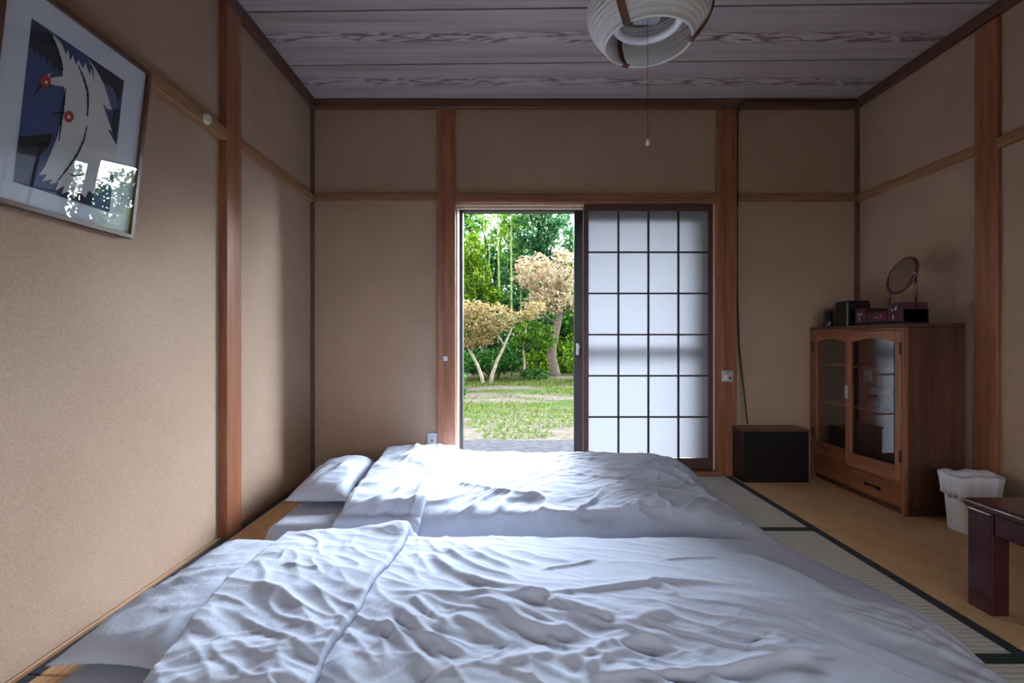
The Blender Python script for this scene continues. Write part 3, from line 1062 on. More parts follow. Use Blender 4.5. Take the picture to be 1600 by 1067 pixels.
e = empty('post_sticker', (-.394, yp, .77), 'tiny pale blue badge on the doorway post left of the garden', 'badge')
M['badge'] = plain('pale_badge', (.62, .66, .72), .5)
M['badge_blue'] = plain('badge_blue', (.16, .24, .42), .5)
box('badge_base', -.407, -.381, yp - .005, yp - .0003, .757, .785, M['badge'], e, .004, 2)
box('badge_mark', -.401, -.395, yp - .0065, yp - .0048, .765, .777, M['badge_blue'], e, .001)
box('badge_mark', -.391, -.386, yp - .0065, yp - .0048, .767, .776, M['badge_blue'], e, .001)

tag(tube('wall_cable', [(XR - .03, YB - .046, ZC - .02), (2.0, YB - .046, ZC - .021), (1.56, YB - .046, ZC - .022), (1.530, YB - .044, ZC - .045), (1.528, YB - .012, ZC - .10), (1.527, YB - .010, 1.9),
                        (1.527, YB - .024, 1.83), (1.527, YB - .010, 1.76), (1.529, YB - .010, 1.2), (1.540, YB - .012, .85), (1.556, YB - .03, .62), (1.560, YB - .06, .45), (1.562, YB - .08, .352)], .0055, M['black_rubber']),
    'thin black cable running down beside the post to the black box', 'cable')
tag(tube('hanging_thread', [P(1411, 131, 2.87), P(1409, 150, 2.87), P(1410.5, 165, 2.87), P(1408, 180, 2.87), P(1406, 188, 2.87)], .0012, M['black_rubber'], n=5),
    'loose dark thread hanging from the ceiling moulding above the cabinet', 'thread')

# ------------------------------------------------------------------ ceiling lamp
M['shade'] = translucent('ribbed_fibre_shade', (.93, .94, .95), (.92, .93, .93), .45, noise=.15, nscale=90)
M['strap'] = wood('brown_lamp_strap', (.075, .028, .016), (.170, .070, .040), 'z', knots=False)
M['tubewhite'] = plain('white_lamp_tube', (.82, .84, .90), .3)
M['lampgrey'] = plain('grey_lamp_body', (.30, .31, .34), .4, noise=.1, nscale=20)
LX, LY, LZ = .555, 1.90, 2.05
lamp = empty('ceiling_lamp', (LX, LY, LZ), 'round ribbed white ceiling lamp with brown straps', 'lamp')
prof = []
npf = 72
for i in range(npf + 1):
    t = i / npf
    z = .27 * t
    r = .165 + .068 * math.sin(min(1, t / .45) * math.pi / 2) if t < .45 else .233 - .035 * ((t - .45) / .55) ** 2
    r += .0022 * math.sin(i * math.pi * .5)
    prof.append((r, z))
inner = [(r - .0045, z) for r, z in prof[::-1]]
lathe('shade', prof + inner, (LX, LY, LZ), M['shade'], lamp, 72, closed=True)
lathe('bottom_rim', [(.160, -.004), (.168, -.004), (.171, .003), (.167, .008), (.160, .006)], (LX, LY, LZ), M['shade'], lamp, 72, closed=True)
lathe('top_rim', [(.188, .266), (.203, .266), (.203, .276), (.188, .276)], (LX, LY, LZ), M['shade'], lamp, 72, closed=True)
for a in (108, 228, 348):
    ca, sa = math.cos(math.radians(a)), math.sin(math.radians(a))
    tx, ty = -sa, ca
    path = [(r + .004, z) for r, z in prof[::8]] + [(.19, .284)]
    path = [(.148, -.002), (.160, -.009)] + path
    th = .006
    vs, fs = [], []
    for i, (r, z) in enumerate(path):
        for rr in (r, r + th):
            for w in (-.014, .014):
                vs.append((LX + ca * rr + tx * w, LY + sa * rr + ty * w, LZ + z))
    for i in range(len(path) - 1):
        b0, b1 = i * 4, i * 4 + 4
        for p, q in ((0, 1), (1, 3), (3, 2), (2, 0)):
            fs.append((b0 + p, b0 + q, b1 + q, b1 + p))
    fs += [(0, 2, 3, 1), tuple(len(vs) - 4 + k for k in (0, 1, 3, 2))]
    mesh('strap', vs, fs, M['strap'], lamp)
    s2 = [(LX + ca * r + tx * w, LY + sa * r + ty * w, LZ + z) for r, z in ((.158, .002), (.185, .04), (.205, .10), (.205, .2)) for w in (-.012, .012)]
    mesh('inner_strap', s2, [(0, 1, 3, 2), (2, 3, 5, 4), (4, 5, 7, 6)], M['strap'], lamp)
ring = []
for i in range(16):
    a = 2 * math.pi * i / 16
    ring.append((.122 + .017 * math.cos(a), .085 + .017 * math.sin(a)))
lathe('ring_tube', ring, (LX, LY, LZ), M['tubewhite'], lamp, 64, closed=True)
lathe('reflector_pan', [(.0, .150), (.14, .150), (.17, .170), (.17, .176), (.0, .176)], (LX, LY, LZ), M['lampgrey'], lamp, 48)
body = box('lamp_holder', LX - .05, LX + .05, LY - .035, LY + .035, LZ + .09, LZ + .15, M['lampgrey'], lamp, .006, 2)
for sx_ in (-1, 1):
    tube('tube_clip', [(LX + sx_ * .05, LY, LZ + .12), (LX + sx_ * .09, LY, LZ + .12), (LX + sx_ * .115, LY, LZ + .10)], .004, M['steel'], lamp)
lathe('ceiling_stem', [(.012, .176), (.012, .36), (.055, .365), (.06, ZC - LZ)], (LX, LY, LZ), M['lampgrey'], lamp, 24)
tube('pull_cord', [(LX, LY, LZ + .09), (LX, LY, 1.672)], .0011, M['black_rubber'], lamp, 5)
lathe('cord_knob', [(.002, .022), (.006, .018), (.008, .006), (.0075, .0), (.004, -.002)], (LX, LY, 1.652), M['ivory'], lamp, 14)

# ------------------------------------------------------------------ cabinet with glass doors
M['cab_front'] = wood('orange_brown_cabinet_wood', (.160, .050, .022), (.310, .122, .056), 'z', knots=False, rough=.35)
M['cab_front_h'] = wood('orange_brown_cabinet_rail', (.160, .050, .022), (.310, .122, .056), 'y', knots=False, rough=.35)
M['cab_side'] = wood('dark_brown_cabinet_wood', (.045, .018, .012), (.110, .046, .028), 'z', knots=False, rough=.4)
M['cab_in'] = wood('brown_cabinet_inside', (.130, .058, .032), (.240, .120, .070), 'z', knots=False)
M['iron'] = plain('black_iron', (.012, .011, .011), .45, metal=.3)
X0, X1, Y0, Y1, H = 2.010, 2.320, 2.455, 3.205, .975
cab = empty('cabinet', ((X0 + X1) / 2, (Y0 + Y1) / 2, 0), 'brown wooden cabinet with two glass doors in the corner', 'cabinet')
fx = X0 + .022
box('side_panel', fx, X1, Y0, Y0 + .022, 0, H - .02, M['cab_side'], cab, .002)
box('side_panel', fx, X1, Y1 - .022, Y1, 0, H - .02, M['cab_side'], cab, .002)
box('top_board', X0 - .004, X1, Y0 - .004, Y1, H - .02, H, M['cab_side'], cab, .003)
box('back_panel', X1 - .012, X1 - .002, Y0 + .022, Y1 - .022, .02, H - .02, M['cab_in'], cab, 0)
box('bottom_board', fx, X1 - .012, Y0 + .022, Y1 - .022, .150, .168, M['cab_in'], cab, 0)
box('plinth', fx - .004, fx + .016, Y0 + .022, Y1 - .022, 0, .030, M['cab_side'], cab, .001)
box('face_frame', X0 + .002, fx, Y0, Y0 + .020, 0, H - .02, M['cab_front'], cab, .002)
box('face_frame', X0 + .002, fx, Y1 - .022, Y1, 0, H - .02, M['cab_front'], cab, .002)
box('face_frame', X0 + .004, fx, Y0 + .020, Y1 - .022, H - .034, H - .02, M['cab_front_h'], cab, .001)
box('face_frame', X0 + .004, fx, Y0 + .020, Y1 - .022, .150, .166, M['cab_front_h'], cab, .001)
for z in (.500, .742):
    box('shelf', fx + .035, X1 - .013, Y0 + .023, Y1 - .023, z - .014, z, M['cab_front_h'], cab, .001)
YM = 2.836
DZ0, DZ1 = .168, H - .036


def cab_door(ya, yb, hinge_y, latch_y):
    d = empty('glass_door', (X0 + .020, hinge_y, DZ0), parent=cab)
    sw = .036
    xa, xb = X0, X0 + .020
    box('stile', xa, xb, ya, ya + sw, DZ0, DZ1, M['cab_front'], d, .002)
    box('stile', xa, xb, yb - sw, yb, DZ0, DZ1, M['cab_front'], d, .002)
    box('rail', xa, xb, ya + sw, yb - sw, DZ0, DZ0 + .075, M['cab_front_h'], d, .002)
    n = 14
    pts = [(ya + sw, DZ1), (yb - sw, DZ1)]
    for i in range(n + 1):
        t = i / n
        pts.append((yb - sw + (ya + sw - yb + sw) * t, DZ1 - .062 + .024 * math.sin(math.pi * t)))
    prism('arched_rail', pts, 'x', xa, xb, M['cab_front_h'], d)
    mesh('glass_pane', [(X0 + .010, ya + sw - .001, DZ0 + .073), (X0 + .010, yb - sw + .001, DZ0 + .073), (X0 + .010, yb - sw + .001, DZ1 - .034), (X0 + .010, ya + sw - .001, DZ1 - .034)], [(0, 1, 2, 3)], M['cabglass'], d)
    for z in (DZ0 + .10, DZ1 - .12):
        box('hinge', X0 - .004, X0 + .0005, hinge_y - .005, hinge_y + .005, z, z + .06, M['iron'], d, .001)
    box('latch', X0 - .008, X0 - .0003, latch_y - .011, latch_y + .011, .555, .630, M['steel'], d, .002)
    return d


ajar = cab_door(Y0 + .022, YM - .002, Y0 + .024, YM - .016)
ajar.rotation_euler = (0, 0, math.radians(5.6))          # stands a little ajar
cab_door(YM + .002, Y1 - .024, Y1 - .026, YM + .016)
for ya, yb in ((Y0 + .023, YM - .002), (YM + .002, Y1 - .025)):
    d = box('drawer', X0 + .004, fx + .003, ya, yb, .034, .148, M['cab_front_h'], cab, .002)
    if yb < 3:
        ym = (ya + yb) / 2 + .01
        box('handle_slot', X0 + .0015, X0 + .0045, ym - .055, ym + .055, .086, .096, M['iron'], d, .001)
        for k in (-1, 1):
            box('handle_post', X0 - .008, X0 + .004, ym + k * .045 - .007, ym + k * .045 + .007, .083, .099, M['iron'], d, .001)

# wooden dolls and a cup on the shelves
M['doll_red'] = plain('red_lacquer_doll', (.16, .016, .014), .25, noise=.2, nscale=30)
M['doll_dark'] = plain('dark_brown_doll', (.060, .024, .016), .3, noise=.2, nscale=30)
M['doll_skin'] = plain('turned_wood_doll', (.190, .090, .050), .35, noise=.2, nscale=40)


def doll(loc, label, robe, cap, s):
    e = empty('wooden_doll', loc, label, 'doll', 'wooden dolls in the cabinet')
    lathe('body', [(.030 * s, 0), (.036 * s, .012 * s), (.038 * s, .035 * s), (.030 * s, .065 * s), (.016 * s, .078 * s)], loc, M[robe], e, 24)
    lathe('head', [(.012 * s, .074 * s), (.028 * s, .084 * s), (.034 * s, .102 * s), (.029 * s, .122 * s), (.012 * s, .134 * s), (0, .136 * s)], loc, M['doll_skin'], e, 24)
    lathe('cap', [(.046 * s, .108 * s), (.047 * s, .112 * s), (.034 * s, .128 * s), (.014 * s, .142 * s), (0, .145 * s)], loc, M[cap], e, 24)
    for k in (-1, 1):
        lathe('eye', [(.0, -.002), (.003, 0), (.0, .002)], (loc[0] - .033 * s, loc[1] + k * .011 * s, loc[2] + .101 * s), M['iron'], e, 8)
    return e


doll((2.150, 2.842, .500), 'small wooden doll in a red robe on the lower cabinet shelf', 'doll_red', 'doll_skin', .95)
doll((2.150, 2.735, .500), 'small wooden doll with a dark round cap on the lower cabinet shelf', 'doll_dark', 'doll_dark', 1.0)
tag(lathe('lacquer_cup', [(.014, 0), (.016, .004), (.012, .008), (.024, .022), (.028, .040), (.026, .040), (.021, .022), (0, .012)], (2.15, 2.90, .742), M['doll_red'], None, 24),
    'small dark red cup on the upper cabinet shelf', 'cup')

# ------------------------------------------------------------------ on top of the cabinet
M['lacquer'] = plain('plum_lacquer', (.060, .018, .030), .22, noise=.15, nscale=8, coat=.3)
M['lacquer_black'] = plain('black_lacquer', (.006, .007, .008), .3, noise=.2)
M['mirror'] = plain('mirror_silver', (.62, .62, .64), .03, metal=1.0)
M['motif'] = plain('pale_inlay', (.50, .48, .46), .4)
M['motif_red'] = plain('red_inlay', (.42, .05, .035), .4)
VX0, VX1, VY0, VY1 = 2.045, 2.190, 2.515, 2.850
van = empty('vanity_mirror', (2.12, 2.68, H), 'small plum lacquer vanity box with a tilting round mirror', 'vanity mirror')
box('base_board', VX0 - .004, VX1 + .002, VY0 - .003, VY1 + .003, H, H + .010, M['lacquer_black'], van, .002)
box('carcass', VX0 + .012, VX1, VY0, VY1, H + .010, H + .078, M['lacquer_black'], van, .002)


def bird_motif(y, z, s, parent, mat='motif'):
    """a flying crane inlay seen from the front"""
    x = VX0 - .0012
    sh = [(-.0, .0), (.010, .004), (.020, .016), (.012, .000), (.022, -.004), (.006, -.008), (-.004, -.006), (-.020, .004), (-.010, -.008), (-.004, -.012)]
    mesh('inlay', [(x, y - a * s, z + b_ * s) for a, b_ in sh], [tuple(range(len(sh)))], M[mat], parent)


for ya, yb, hh in ((VY0, VY0 + .095, .112), (VY1 - .085, VY1, .098)):
    tw = box('tower', VX0 + .002, VX1 - .005, ya, yb, H + .010, H + hh, M['lacquer'], van, .003)
    ym = (ya + yb) / 2
    bird_motif(ym, H + hh - .030, 1.25, tw)
    dp = [(-.002, .012), (.002, .012), (.0045, -.006), (.002, -.013), (-.002, -.013), (-.0045, -.006)]
    mesh('drop_pull', [(VX0 + .0005, ym + .005 + a, H + .038 + b_) for a, b_ in dp], [tuple(range(6))], M['motif'], tw)
dr = box('drawer', VX0 + .004, VX0 + .03, VY0 + .098, VY1 - .088, H + .016, H + .072, M['lacquer'], van, .002)
star = []
for i in range(14):
    a = 2 * math.pi * i / 14
    r = .017 if i % 2 else .006
    star.append((VX0 + .0025, 2.655 + r * math.cos(a), H + .045 + r * math.sin(a)))
mesh('inlay', star, [tuple(range(14))], M['motif_red'], dr)
mesh('inlay', [(VX0 + .0025, 2.675 + a, H + .042 + b_) for a, b_ in ((0, 0), (.03, .001), (.03, -.002), (0, -.003))], [(0, 1, 2, 3)], M['motif'], dr)
PXm = 2.125
pyA, pyB = 2.500 + .018, 2.695
for yq in (pyA, pyB):
    tube('mirror_post', [(PXm, yq, H + .076), (PXm, yq, H + .20), (PXm, yq, H + .265)], [.0065, .0055, .0050], M['lacquer'], van, 10)
mc = Vector((PXm, (pyA + pyB) / 2, H + .262))
R_ = .086
tl = math.radians(20)
ax1, ax2 = Vector((0, 1, 0)), Vector((math.sin(tl), 0, math.cos(tl)))
mn = Vector((-math.cos(tl), 0, math.sin(tl)))
zst = 1.15
fr_pts = [tuple(mc + ax1 * R_ * math.cos(a) + ax2 * R_ * zst * math.sin(a)) for a in [2 * math.pi * i / 48 for i in range(49)]]
mf = tube('mirror_frame', fr_pts, .0085, M['lacquer'], van, 10)
disc = [tuple(mc + mn * .003 + ax1 * R_ * math.cos(a) + ax2 * R_ * zst * math.sin(a)) for a in [2 * math.pi * i / 40 for i in range(40)]]
disc2 = [tuple(Vector(p) - mn * .006) for p in disc]
mesh('mirror_glass', disc + disc2, [tuple(range(40)), tuple(range(79, 39, -1))] + [(i, 40 + i, 40 + (i + 1) % 40, (i + 1) % 40) for i in range(40)], M['mirror'], van)
for yq, k in ((pyA, -1), (pyB, 1)):
    tube('pivot_screw', [(PXm - .004, yq + k * .002, mc.z), (PXm - .016, yq + k * .002, mc.z)], .0042, M['steel'], van, 8)

bm = bmesh.new()
bmesh.ops.create_cube(bm, size=1)
for v_ in bm.verts:
    v_.co = Vector((2.115 + v_.co.x * .15, 2.965 + v_.co.y * .11, H + .077 + v_.co.z * .154))
bmesh.ops.bevel(bm, geom=[e_ for e_ in bm.edges if e_.verts[0].co.z > H + .1 or e_.verts[1].co.z > H + .1], offset=.016, segments=4, affect='EDGES', profile=.5)
e = empty('black_case', (2.115, 2.965, H), 'black rounded case standing behind the vanity box', 'case')
bm_obj('case_body', bm, M['lacquer_black'], e)
box('lid_seam', 2.0385, 2.1915, 2.9085, 3.0215, H + .100, H + .1025, M['iron'], e, 0)
e = empty('black_canister', (2.040, 3.070, H), 'small black canister at the far end of the cabinet top', 'canister')
lathe('canister_body', [(.022, 0), (.023, .003), (.023, .085)], (2.040, 3.070, H), M['lacquer_black'], e, 24)
lathe('canister_lid', [(.0245, .085), (.0245, .104), (.021, .108), (0, .109)], (2.040, 3.070, H), M['lacquer_black'], e, 24)

# ------------------------------------------------------------------ black box with a reddish top
M['redtop'] = wood('reddish_box_top', (.085, .026, .020), (.150, .055, .040), 'x', knots=False, rough=.3)
M['box_black'] = plain('black_box_lacquer', (.008, .008, .010), .28, noise=.2, nscale=15)
e = empty('low_box', (1.70, 3.12, 0), 'low black lacquer box with reddish top beside the doorway', 'box')
box('box_body', 1.488, 1.900, 3.045, 3.195, 0, .318, M['box_black'], e, .003)
box('box_top', 1.482, 1.906, 3.038, 3.200, .318, .334, M['redtop'], e, .003)

# ------------------------------------------------------------------ waste bin with a white bag
M['bag'] = translucent('white_plastic_bag', (.82, .83, .88), (.78, .80, .84), .30, noise=.1, nscale=30)
bx, by = 2.172, 2.270
bin_ = empty('waste_bin', (bx, by, 0), 'white waste bin lined with a plastic bag', 'bin')


def bin_shell(name, prof, n, crinkle, seed, mat):
    rnd = random.Random(seed)
    ph = [rnd.uniform(0, 6.28) for _ in range(6)]
    vs, fs = [], []
    for r, z, c in prof:
        for k in range(n):
            a = 2 * math.pi * k / n
            ca, sa = math.cos(a), math.sin(a)
            p = 3.2
            q = (abs(ca) ** p + abs(sa) ** p) ** (-1 / p)          # rounded square plan
            rr = r * q * (1 + c * (.5 * math.sin(5 * a + ph[0] + z * 9) + .35 * math.sin(11 * a + ph[1] - z * 14) + .3 * math.sin(19 * a + ph[2])))
            zz = z + c * .09 * (math.sin(3 * a + ph[3]) + .6 * math.sin(8 * a + ph[4]))
            vs.append((bx + rr * ca * 1.0, by + rr * sa * .78, zz))
    for i in range(len(prof) - 1):
        for k in range(n):
            fs.append((i * n + k, i * n + (k + 1) % n, (i + 1) * n + (k + 1) % n, (i + 1) * n + k))
    if prof[0][0] > .02:
        fs.append(tuple(range(n - 1, -1, -1)))
    return mesh(name, vs, fs, mat, bin_, smooth=True)


M['bin_plastic'] = plain('white_bin_plastic', (.80, .81, .86), .4, noise=.06)
bin_shell('bin_body', [(.076, .002, 0), (.079, .004, 0), (.098, .246, 0), (.102, .252, 0), (.098, .252, 0), (.075, .012, 0)], 64, 0, 1, M['bin_plastic'])
bin_shell('plastic_bag', [(.0945, .165, .0), (.1005, .163, .10), (.104, .195, .07), (.108, .232, .06), (.112, .262, .06), (.106, .268, .06), (.094, .235, .04), (.086, .15, .03), (.076, .03, .02)], 96, .05, 2, M['bag'])

# ------------------------------------------------------------------ low table
M['table'] = plain('dark_red_lacquer', (.050, .011, .018), .25, noise=.2, nscale=6, coat=.4)
tb = empty('low_table', (1.95, 1.2, 0), 'dark red lacquer low table at the edge of the picture', 'table')
TX0, TX1, TY0, TY1, TH = 1.553, 2.25, .62, 1.655, .357
box('table_top', TX0, TX1, TY0, TY1, TH - .028, TH, M['table'], tb, .010, 3)
for lx in (TX0 + .006, TX1 - .066):
    for ly in (TY0 + .012, TY1 - .094):
        box('leg', lx, lx + .060, ly, ly + .082, 0, TH - .028, M['table'], tb, .005, 2)
for lx in (TX0 + .014, TX1 - .040):
    box('apron', lx, lx + .026, TY0 + .094, TY1 - .094, TH - .096, TH - .028, M['table'], tb, .003)
for ly in (TY0 + .025, TY1 - .051):
    box('apron', TX0 + .066, TX1 - .066, ly, ly + .026, TH - .096, TH - .028, M['table'], tb, .003)

# ------------------------------------------------------------------ garden
GZ = -.30


def ground_mat():
    m, nt, b = new_mat('garden_ground')
    v = coords(nt, kind='Object')
    sep = nt.nodes.new('ShaderNodeSeparateXYZ')
    nt.links.new(v, sep.inputs[0])
    n1 = N(nt, 'ShaderNodeTexNoise', Scale=.55, Detail=5.0, Roughness=.65)
    nt.links.new(coords(nt, (.55, 1.5, 1)), n1.inputs['Vector'])
    n2 = N(nt, 'ShaderNodeTexNoise', Scale=9.0, Detail=6.0, Roughness=.7)
    nt.links.new(v, n2.inputs['Vector'])
    soil = ramp(nt, n2.outputs['Fac'], [(.3, (.045, .037, .030)), (.55, (.090, .077, .062)), (.75, (.135, .120, .098))])
    gras = ramp(nt, n2.outputs['Fac'], [(.3, (.020, .032, .010)), (.6, (.044, .062, .020)), (.8, (.072, .086, .038))])
    mr = N(nt, 'ShaderNodeMapRange', interpolation_type='SMOOTHSTEP')
    mr.inputs['From Min'].default_value = .47
    mr.inputs['From Max'].default_value = .60
    nt.links.new(n1.outputs['Fac'], mr.inputs['Value'])
    mix = N(nt, 'ShaderNodeMix', data_type='RGBA')
    nt.links.new(mr.outputs['Result'], mix.inputs['Factor'])
    nt.links.new(soil, mix.inputs['A'])
    nt.links.new(gras, mix.inputs['B'])
    nt.links.new(mix.outputs['Result'], b.inputs['Base Color'])
    b.inputs['Roughness'].default_value = 1.0
    b.inputs['Specular IOR Level'].default_value = .0
    bump(nt, b, n2.outputs['Fac'], .6, .05)
    return m


M['ground'] = ground_mat()
gx, gy = np.meshgrid(np.concatenate([np.linspace(-60, -12, 9), np.linspace(-10, 14, 49), np.linspace(16, 60, 9)]),
                     np.concatenate([np.linspace(-40, 4, 8), np.linspace(5.2, 24, 60), np.linspace(26, 80, 10)]))


def ground_h(x, y):
    k = np.clip((y - 6) / 3, 0, 1)
    return GZ + k * (.07 * fbm(x * .5, y * .5, 5, 3)) + np.clip((y - 20) / 25, 0, 1) * 2.0


gzv = np.where(gy < 4.1, GZ - .02, ground_h(gx, gy))
idx = np.arange(gx.size).reshape(gx.shape)
qd = np.stack([idx[:-1, :-1], idx[:-1, 1:], idx[1:, 1:], idx[1:, :-1]], -1).reshape(-1, 4)
gr = mesh('ground', np.stack([gx, gy, gzv], -1).reshape(-1, 3), qd.tolist(), M['ground'], None, (0, 0, 0), True)
st(gr, 'garden ground of grass and pale bare soil')
st(box('path_1', -6, 9, YB + .30, 5.78, GZ - .08, GZ + .012, M['concrete'], None, .01), 'grey concrete apron outside the doorway')
st(box('wall_foundation', XL - .1, XR + .1, YB, YB + T, GZ - .05, -.12, M['concrete'], None, 0), 'concrete footing under the doorway')
st(box('path_2', XD0 - .1, XD1 + .2, YB + T + .1, YB + T + .5, GZ, GZ + .16, M['concrete'], None, .01), 'concrete step outside the doorway')

rng = np.random.default_rng(7)


def cards(name, cen, size, mat, parent, origin, seed, flat=.0, aspect=.55, kind='stuff'):
    """many small leaf blades around the given centres"""
    r = np.random.default_rng(seed)
    n = len(cen)
    a = r.uniform(0, 2 * np.pi, n)
    tlt = r.normal(0, .75, n) * (1 - flat)
    d = np.stack([np.cos(a) * np.cos(tlt), np.sin(a) * np.cos(tlt), np.sin(tlt)], -1)
    up = np.stack([r.normal(0, .5, n), r.normal(0, .5, n), np.ones(n)], -1)
    s = np.cross(d, up)
    s /= np.linalg.norm(s, axis=1, keepdims=True) + 1e-9
    L = (size * r.uniform(.6, 1.35, n))[:, None]
    tip = cen + d * L * .5
    bas = cen - d * L * .5
    lf = cen + s * L * aspect * .5
    rt = cen - s * L * aspect * .5
    V = np.stack([bas, lf, tip, rt], 1).reshape(-1, 3)
    F_ = np.arange(n * 4).reshape(n, 4)
    o = mesh(name, V, F_.tolist(), mat, parent, origin)
    if kind: o['kind'] = kind
    return o


def blob_points(blobs, n, seed, shell=.55):
    """points in a crown made of several ellipsoids (x, y, z, rx, ry, rz); leaves sit in clumps"""
    r = np.random.default_rng(seed)
    w = np.array([b_[3] * b_[4] * b_[5] for b_ in blobs]) ** (2 / 3)
    pick = r.choice(len(blobs), n, p=w / w.sum())
    B = np.array(blobs)[pick]
    nc = max(20, n // 28)
    dirs = r.normal(size=(nc, 3))
    dirs /= np.linalg.norm(dirs, axis=1, keepdims=True)
    rad = shell + (1 - shell) * r.random(nc) ** .5
    cl = dirs * rad[:, None]
    ci = r.integers(0, nc, n)
    p = cl[ci] + r.normal(0, .085, (n, 3))
    return B[:, :3] + p * B[:, 3:6]


def leafmat(name, stops, fac=.35):
    return translucent(name, stops[0][1], stops[0][1], fac, island=stops)


def hx(r, g, b_):
    f = lambda c: ((c / 255 + .055) / 1.055) ** 2.4 if c > 10 else c / 255 / 12.92
    return (f(r), f(g), f(b_))


G = 0.62       # foliage reflectance
def dk(*c, k=1.0):
    return tuple(v_ * G * k for v_ in hx(*c))


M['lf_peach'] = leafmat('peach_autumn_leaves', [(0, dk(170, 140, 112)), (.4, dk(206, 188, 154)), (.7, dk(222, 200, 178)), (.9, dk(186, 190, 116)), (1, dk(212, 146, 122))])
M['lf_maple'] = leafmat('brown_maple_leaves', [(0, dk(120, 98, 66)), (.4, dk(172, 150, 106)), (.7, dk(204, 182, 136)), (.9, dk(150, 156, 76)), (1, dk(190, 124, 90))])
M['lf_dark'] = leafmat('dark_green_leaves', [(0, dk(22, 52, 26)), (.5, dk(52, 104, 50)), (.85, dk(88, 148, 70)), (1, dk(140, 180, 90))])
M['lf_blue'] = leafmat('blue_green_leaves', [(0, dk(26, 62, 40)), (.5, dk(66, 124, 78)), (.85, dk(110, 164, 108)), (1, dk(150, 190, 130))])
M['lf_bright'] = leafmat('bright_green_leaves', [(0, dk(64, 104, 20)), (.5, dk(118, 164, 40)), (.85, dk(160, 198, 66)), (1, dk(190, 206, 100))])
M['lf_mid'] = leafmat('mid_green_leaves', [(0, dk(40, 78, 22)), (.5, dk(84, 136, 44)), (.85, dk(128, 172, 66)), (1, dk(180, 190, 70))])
M['lf_grass'] = leafmat('grass_blades', [(0, dk(66, 90, 30)), (.5, dk(98, 126, 48)), (.8, dk(126, 148, 72)), (1, dk(160, 152, 104))], .3)
M['bark_grey'] = plain('grey_bark', dk(128, 116, 104), .95, noise=.45, nscale=14)
M['bark_pale'] = plain('pale_bark', dk(176, 166, 146), .95, noise=.35, nscale=14)
M['bark_dark'] = plain('dark_bark', dk(70, 60, 48), .95, noise=.4, nscale=14)
M['bamboo'] = plain('green_bamboo', dk(150, 176, 84), .5, noise=.2, nscale=3)


def gpt(px, py, Y):
    return P(px, py, Y)


def limb(name, pxs, Y, rads, mat, parent, dy=None, n=8):
    pts = [gpt(px, py, Y + (dy[i] if dy else 0)) for i, (px, py) in enumerate(pxs)]
    return tube(name, pts, rads, M[mat], parent, n)


def pblob(px, py, Y, rpx, rpy, dpt):
    x, y, z = gpt(px, py, Y)
    return (x, y, z, rpx / F * Y, dpt, rpy / F * Y)


# tree with peach-coloured leaves and a grey trunk
Yt = 16.6
b0 = gpt(868, 587, Yt)
t1 = empty('autumn_tree', (b0[0], b0[1], GZ), 'grey-trunked tree with pale peach autumn leaves', 'tree')
limb('trunk', [(869, 592), (867, 580), (862, 560), (862, 543), (868, 520), (874, 495), (872, 470), (878, 445), (876, 420)], Yt, [.20, .17, .16, .155, .13, .11, .08, .06, .03], 'bark_grey', t1, n=10)
for pts in ([(874, 497), (890, 480), (905, 462), (918, 440)], [(873, 485), (850, 462), (828, 446), (806, 440)], [(874, 470), (852, 440), (838, 418), (828, 405)],
            [(876, 480), (900, 474), (925, 470)], [(877, 446), (892, 425), (900, 405)], [(868, 505), (846, 490), (820, 482)], [(864, 545), (852, 536), (846, 520)]):
    limb('branch', pts, Yt, [.06, .042, .028, .014][:len(pts)], 'bark_grey', t1, dy=[0, .1, -.2, -.3][:len(pts)], n=6)
bl = [pblob(850, 440, Yt - .2, 34, 32, .9), pblob(880, 425, Yt, 34, 34, 1.0), pblob(826, 430, Yt - .4, 26, 20, .7), pblob(905, 455, Yt, 30, 34, .9), pblob(860, 470, Yt - .5, 36, 20, .8), pblob(818, 412, Yt, 14, 12, .4), pblob(842, 406, Yt, 14, 12, .4), pblob(886, 400, Yt, 12, 10, .4), pblob(835, 478, Yt - .5, 20, 12, .6)]
cards('crown', blob_points(bl, 4200, 3, .30), .13, M['lf_peach'], t1, b0, 3)

# low brownish maple
Yt = 13.2
b0 = gpt(760, 600, Yt)
t2 = empty('maple_tree', (b0[0], b0[1], GZ), 'low maple with brownish layered leaves and pale stems', 'tree')
limb('trunk', [(755, 605), (753, 590), (746, 570), (736, 552), (726, 535)], Yt, [.055, .05, .045, .038, .02], 'bark_pale', t2)
limb('trunk', [(766, 603), (769, 585), (776, 565), (788, 540), (800, 512)], Yt, [.06, .052, .046, .036, .02], 'bark_pale', t2)
limb('branch', [(788, 540), (776, 520), (764, 505)], Yt, [.03, .02, .012], 'bark_pale', t2, n=6)
limb('branch', [(736, 552), (742, 530), (752, 512)], Yt, [.03, .02, .012], 'bark_pale', t2, n=6)
bl = [pblob(735, 482, Yt, 28, 14, .8), pblob(768, 486, Yt, 30, 14, .8), pblob(806, 494, Yt, 28, 11, .7), pblob(740, 508, Yt - .2, 30, 14, .8), pblob(776, 508, Yt, 28, 12, .8), pblob(732, 532, Yt - .2, 22, 14, .7), pblob(758, 528, Yt + .1, 22, 12, .6), pblob(830, 492, Yt, 18, 8, .5), pblob(838, 480, Yt, 16, 10, .4), pblob(700, 500, Yt, 40, 36, 1.0), pblob(676, 520, Yt, 36, 36, 1.0)]
cards('crown', blob_points(bl, 6400, 4, .3), .095, M['lf_maple'], t2, b0, 4, flat=.5)

